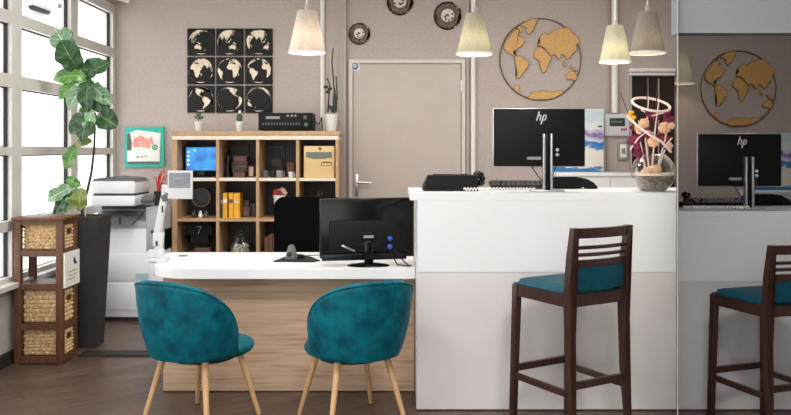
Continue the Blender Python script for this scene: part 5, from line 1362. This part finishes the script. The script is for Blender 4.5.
# ------------------------------------------------------------------ bar stools
def bar_stool(loc, rz, label, sc=1.0):
    t = thing('bar_stool', label, 'bar stool', loc, rz, 'dark wooden bar stools', sc)
    hw, hd = 0.178, 0.192; zs_ = 0.733
    lw = 0.038
    for sx_ in (-1, 1):
        obj('leg', B().bar((sx_ * (hw + 0.012), hd + 0.02, 0.0), (sx_ * hw, hd, zs_), 0.032, 0.032, lw, lw, up=(0, 1, 0), bev=0.004), 'wenge', t)
        q = B(); 
        pts = [(-hd - 0.034, 0.0, 0.022), (-hd - 0.006, 0.35, 0.029), (-hd, 0.55, 0.034), (-hd + 0.004, 0.72, 0.038), (-hd - 0.012, 0.90, 0.036), (-hd - 0.036, 1.052, 0.030)]
        poly = [(y - w_ / 2, z) for y, z, w_ in pts] + [(y + w_ / 2, z) for y, z, w_ in reversed(pts)]
        x0 = sx_ * hw - 0.0165; x1 = sx_ * hw + 0.0165
        q.prism(poly, x0, x1, 'yz')
        for v in q.bm.verts:
            if v.co.z < 0.01: v.co.x = sx_ * (hw + 0.004) + (v.co.x - sx_ * hw) * 0.7
        obj('leg', q, 'wenge', t, smooth=False)
    # aprons
    for a, b in (((-hw + .0195, hd, 0), (hw - .0195, hd, 0)), ((-hw + .0195, -hd, 0), (hw - .0195, -hd, 0))):
        obj('apron', B().bar((a[0], a[1], zs_ - 0.03), (b[0], b[1], zs_ - 0.03), 0.024, 0.06), 'wenge', t, smooth=False)
    for s in (-1, 1):
        obj('apron', B().bar((s * hw, -hd + 0.022, zs_ - 0.03), (s * hw, hd - 0.0195, zs_ - 0.03), 0.026, 0.06), 'wenge', t, smooth=False)
        obj('stretcher', B().bar((s * (hw + 0.004), -hd + 0.01, 0.262), (s * (hw + 0.006), hd, 0.262), 0.02, 0.03), 'wenge', t, smooth=False)
    obj('stretcher', B().bar((-hw, hd + 0.012, 0.30), (hw, hd + 0.012, 0.30), 0.02, 0.034), 'wenge', t, smooth=False)
    obj('stretcher', B().bar((-hw + .019, -hd - 0.008, 0.30), (hw - .019, -hd - 0.008, 0.30), 0.02, 0.034), 'wenge', t, smooth=False)
    # seat pad
    q = B()
    def fn(u, v):
        x, y = (u - .5) * 2, (v - .5) * 2
        e = max(abs(x), abs(y)); hgt = 0.034 * (1 - e ** 6) ** 0.5
        r = 1 - 0.06 * (x * x * y * y)
        return Vector((x * (hw + 0.012) * r, y * (hd + 0.012) * r + 0.006, zs_ + 0.004 + hgt))
    q.grid(fn, 20, 20)
    q.bb((-hw - 0.008, -hd - 0.004, zs_ + 0.0005), (hw + 0.008, hd + 0.016, zs_ + 0.006))
    obj('seat', q, 'teal_seat', t, angle=60)
    # back: top rail, slats, padded panel
    def yb(z): 
        for (ya, za, _), (yc, zc, _) in zip(pts, pts[1:]):
            if za <= z <= zc: return ya + (yc - ya) * (z - za) / (zc - za)
        return pts[-1][0]
    def crail(z0, z1, th, m, name, bow=0.02, par=t):
        q = B(); zc_ = (z0 + z1) / 2
        def curve(u): return -hw + .019 + (2 * hw - .038) * u
        n = 14; rows = []
        for i in range(n + 1):
            u = i / n; x = curve(u); bo = -bow * math.sin(PI * u)
            rows.append([q.bm.verts.new((x, yb(z) + bo + s * th / 2, z)) for z, s in ((z0, -1), (z1, -1), (z1, 1), (z0, 1))])
        for i in range(n):
            for j in range(4): q.bm.faces.new((rows[i][j], rows[i + 1][j], rows[i + 1][(j + 1) % 4], rows[i][(j + 1) % 4]))
        q.bm.faces.new(rows[0]); q.bm.faces.new(rows[-1][::-1])
        return obj(name, q, m, par, angle=50)
    crail(1.002, 1.05, 0.026, 'wenge', 'top_rail')
    for z in (0.957, 0.922, 0.889): crail(z - 0.0085, z + 0.0085, 0.018, 'wenge', 'slat')
    crail(0.862, 0.880, 0.022, 'wenge', 'slat')
    crail(0.752, 0.861, 0.034, 'teal_seat', 'back_pad')
    return t
sc0 = (0.876, 4.12, 0)
ang = math.radians(31)
bar_stool(sc0, ang, 'dark wooden bar stool with teal seat in front of the tall white counter')
bar_stool((0.92 * 0.882 + 209.4 * 4.12 / F, 4.12, 0), ang - math.radians(11.5), 'dark wooden bar stool with teal seat in the dim bay at the right edge', 0.92)

# ------------------------------------------------------------------ light
w = bpy.data.worlds.new('sky'); SC.world = w; w.use_nodes = True
bg = w.node_tree.nodes['Background']; bg.inputs['Color'].default_value = (0.98, 0.99, 1.0, 1); bg.inputs['Strength'].default_value = 2.1
def area(name, loc, rot, sx_, sy_, e, col=(1, 0.985, 0.965)):
    L = bpy.data.lights.new(name, 'AREA'); L.shape = 'RECTANGLE'; L.size = sx_; L.size_y = sy_; L.energy = e; L.color = col
    o = bpy.data.objects.new(name, L); C.objects.link(o); o.location = loc; o.rotation_euler = rot; return o
# added fill lights at ceiling height, no fixtures there
for x, y, e in ((-1.3, 2.4, 22), (-0.2, 2.0, 16), (0.85, 1.9, 38), (-1.3, 5.4, 17), (0.1, 5.4, 13), (1.45, 5.6, 17)):
    area('ceiling_fill_light', (x, y, CEIL - 0.01), (0, 0, 0), 0.6, 0.6, e)
# added weak fill light that sets the dimness of the bay
area('bay_fill_light', (2.9, 6.4, CEIL - 0.01), (0, 0, 0), 0.5, 0.5, 7)

# ------------------------------------------------------------------ camera
cam = bpy.data.cameras.new('camera'); co = bpy.data.objects.new('camera', cam); C.objects.link(co)
co.location = (0, 0, H); co.rotation_euler = (PI / 2, 0, 0)
cam.sensor_width = 36; cam.lens = F / 791 * 36
cam.shift_y = -(207.5 - HY) / 791
cam.clip_start = 0.05
SC.camera = co
vs = SC.view_settings
vs.view_transform = 'Standard'; vs.look = 'None'; vs.gamma = 1.0; vs.use_curve_mapping = False
vs.exposure = 0.45
SC.cycles.max_bounces = 10; SC.cycles.diffuse_bounces = 6; SC.cycles.transparent_max_bounces = 24
SC.cycles.sample_clamp_indirect = 6
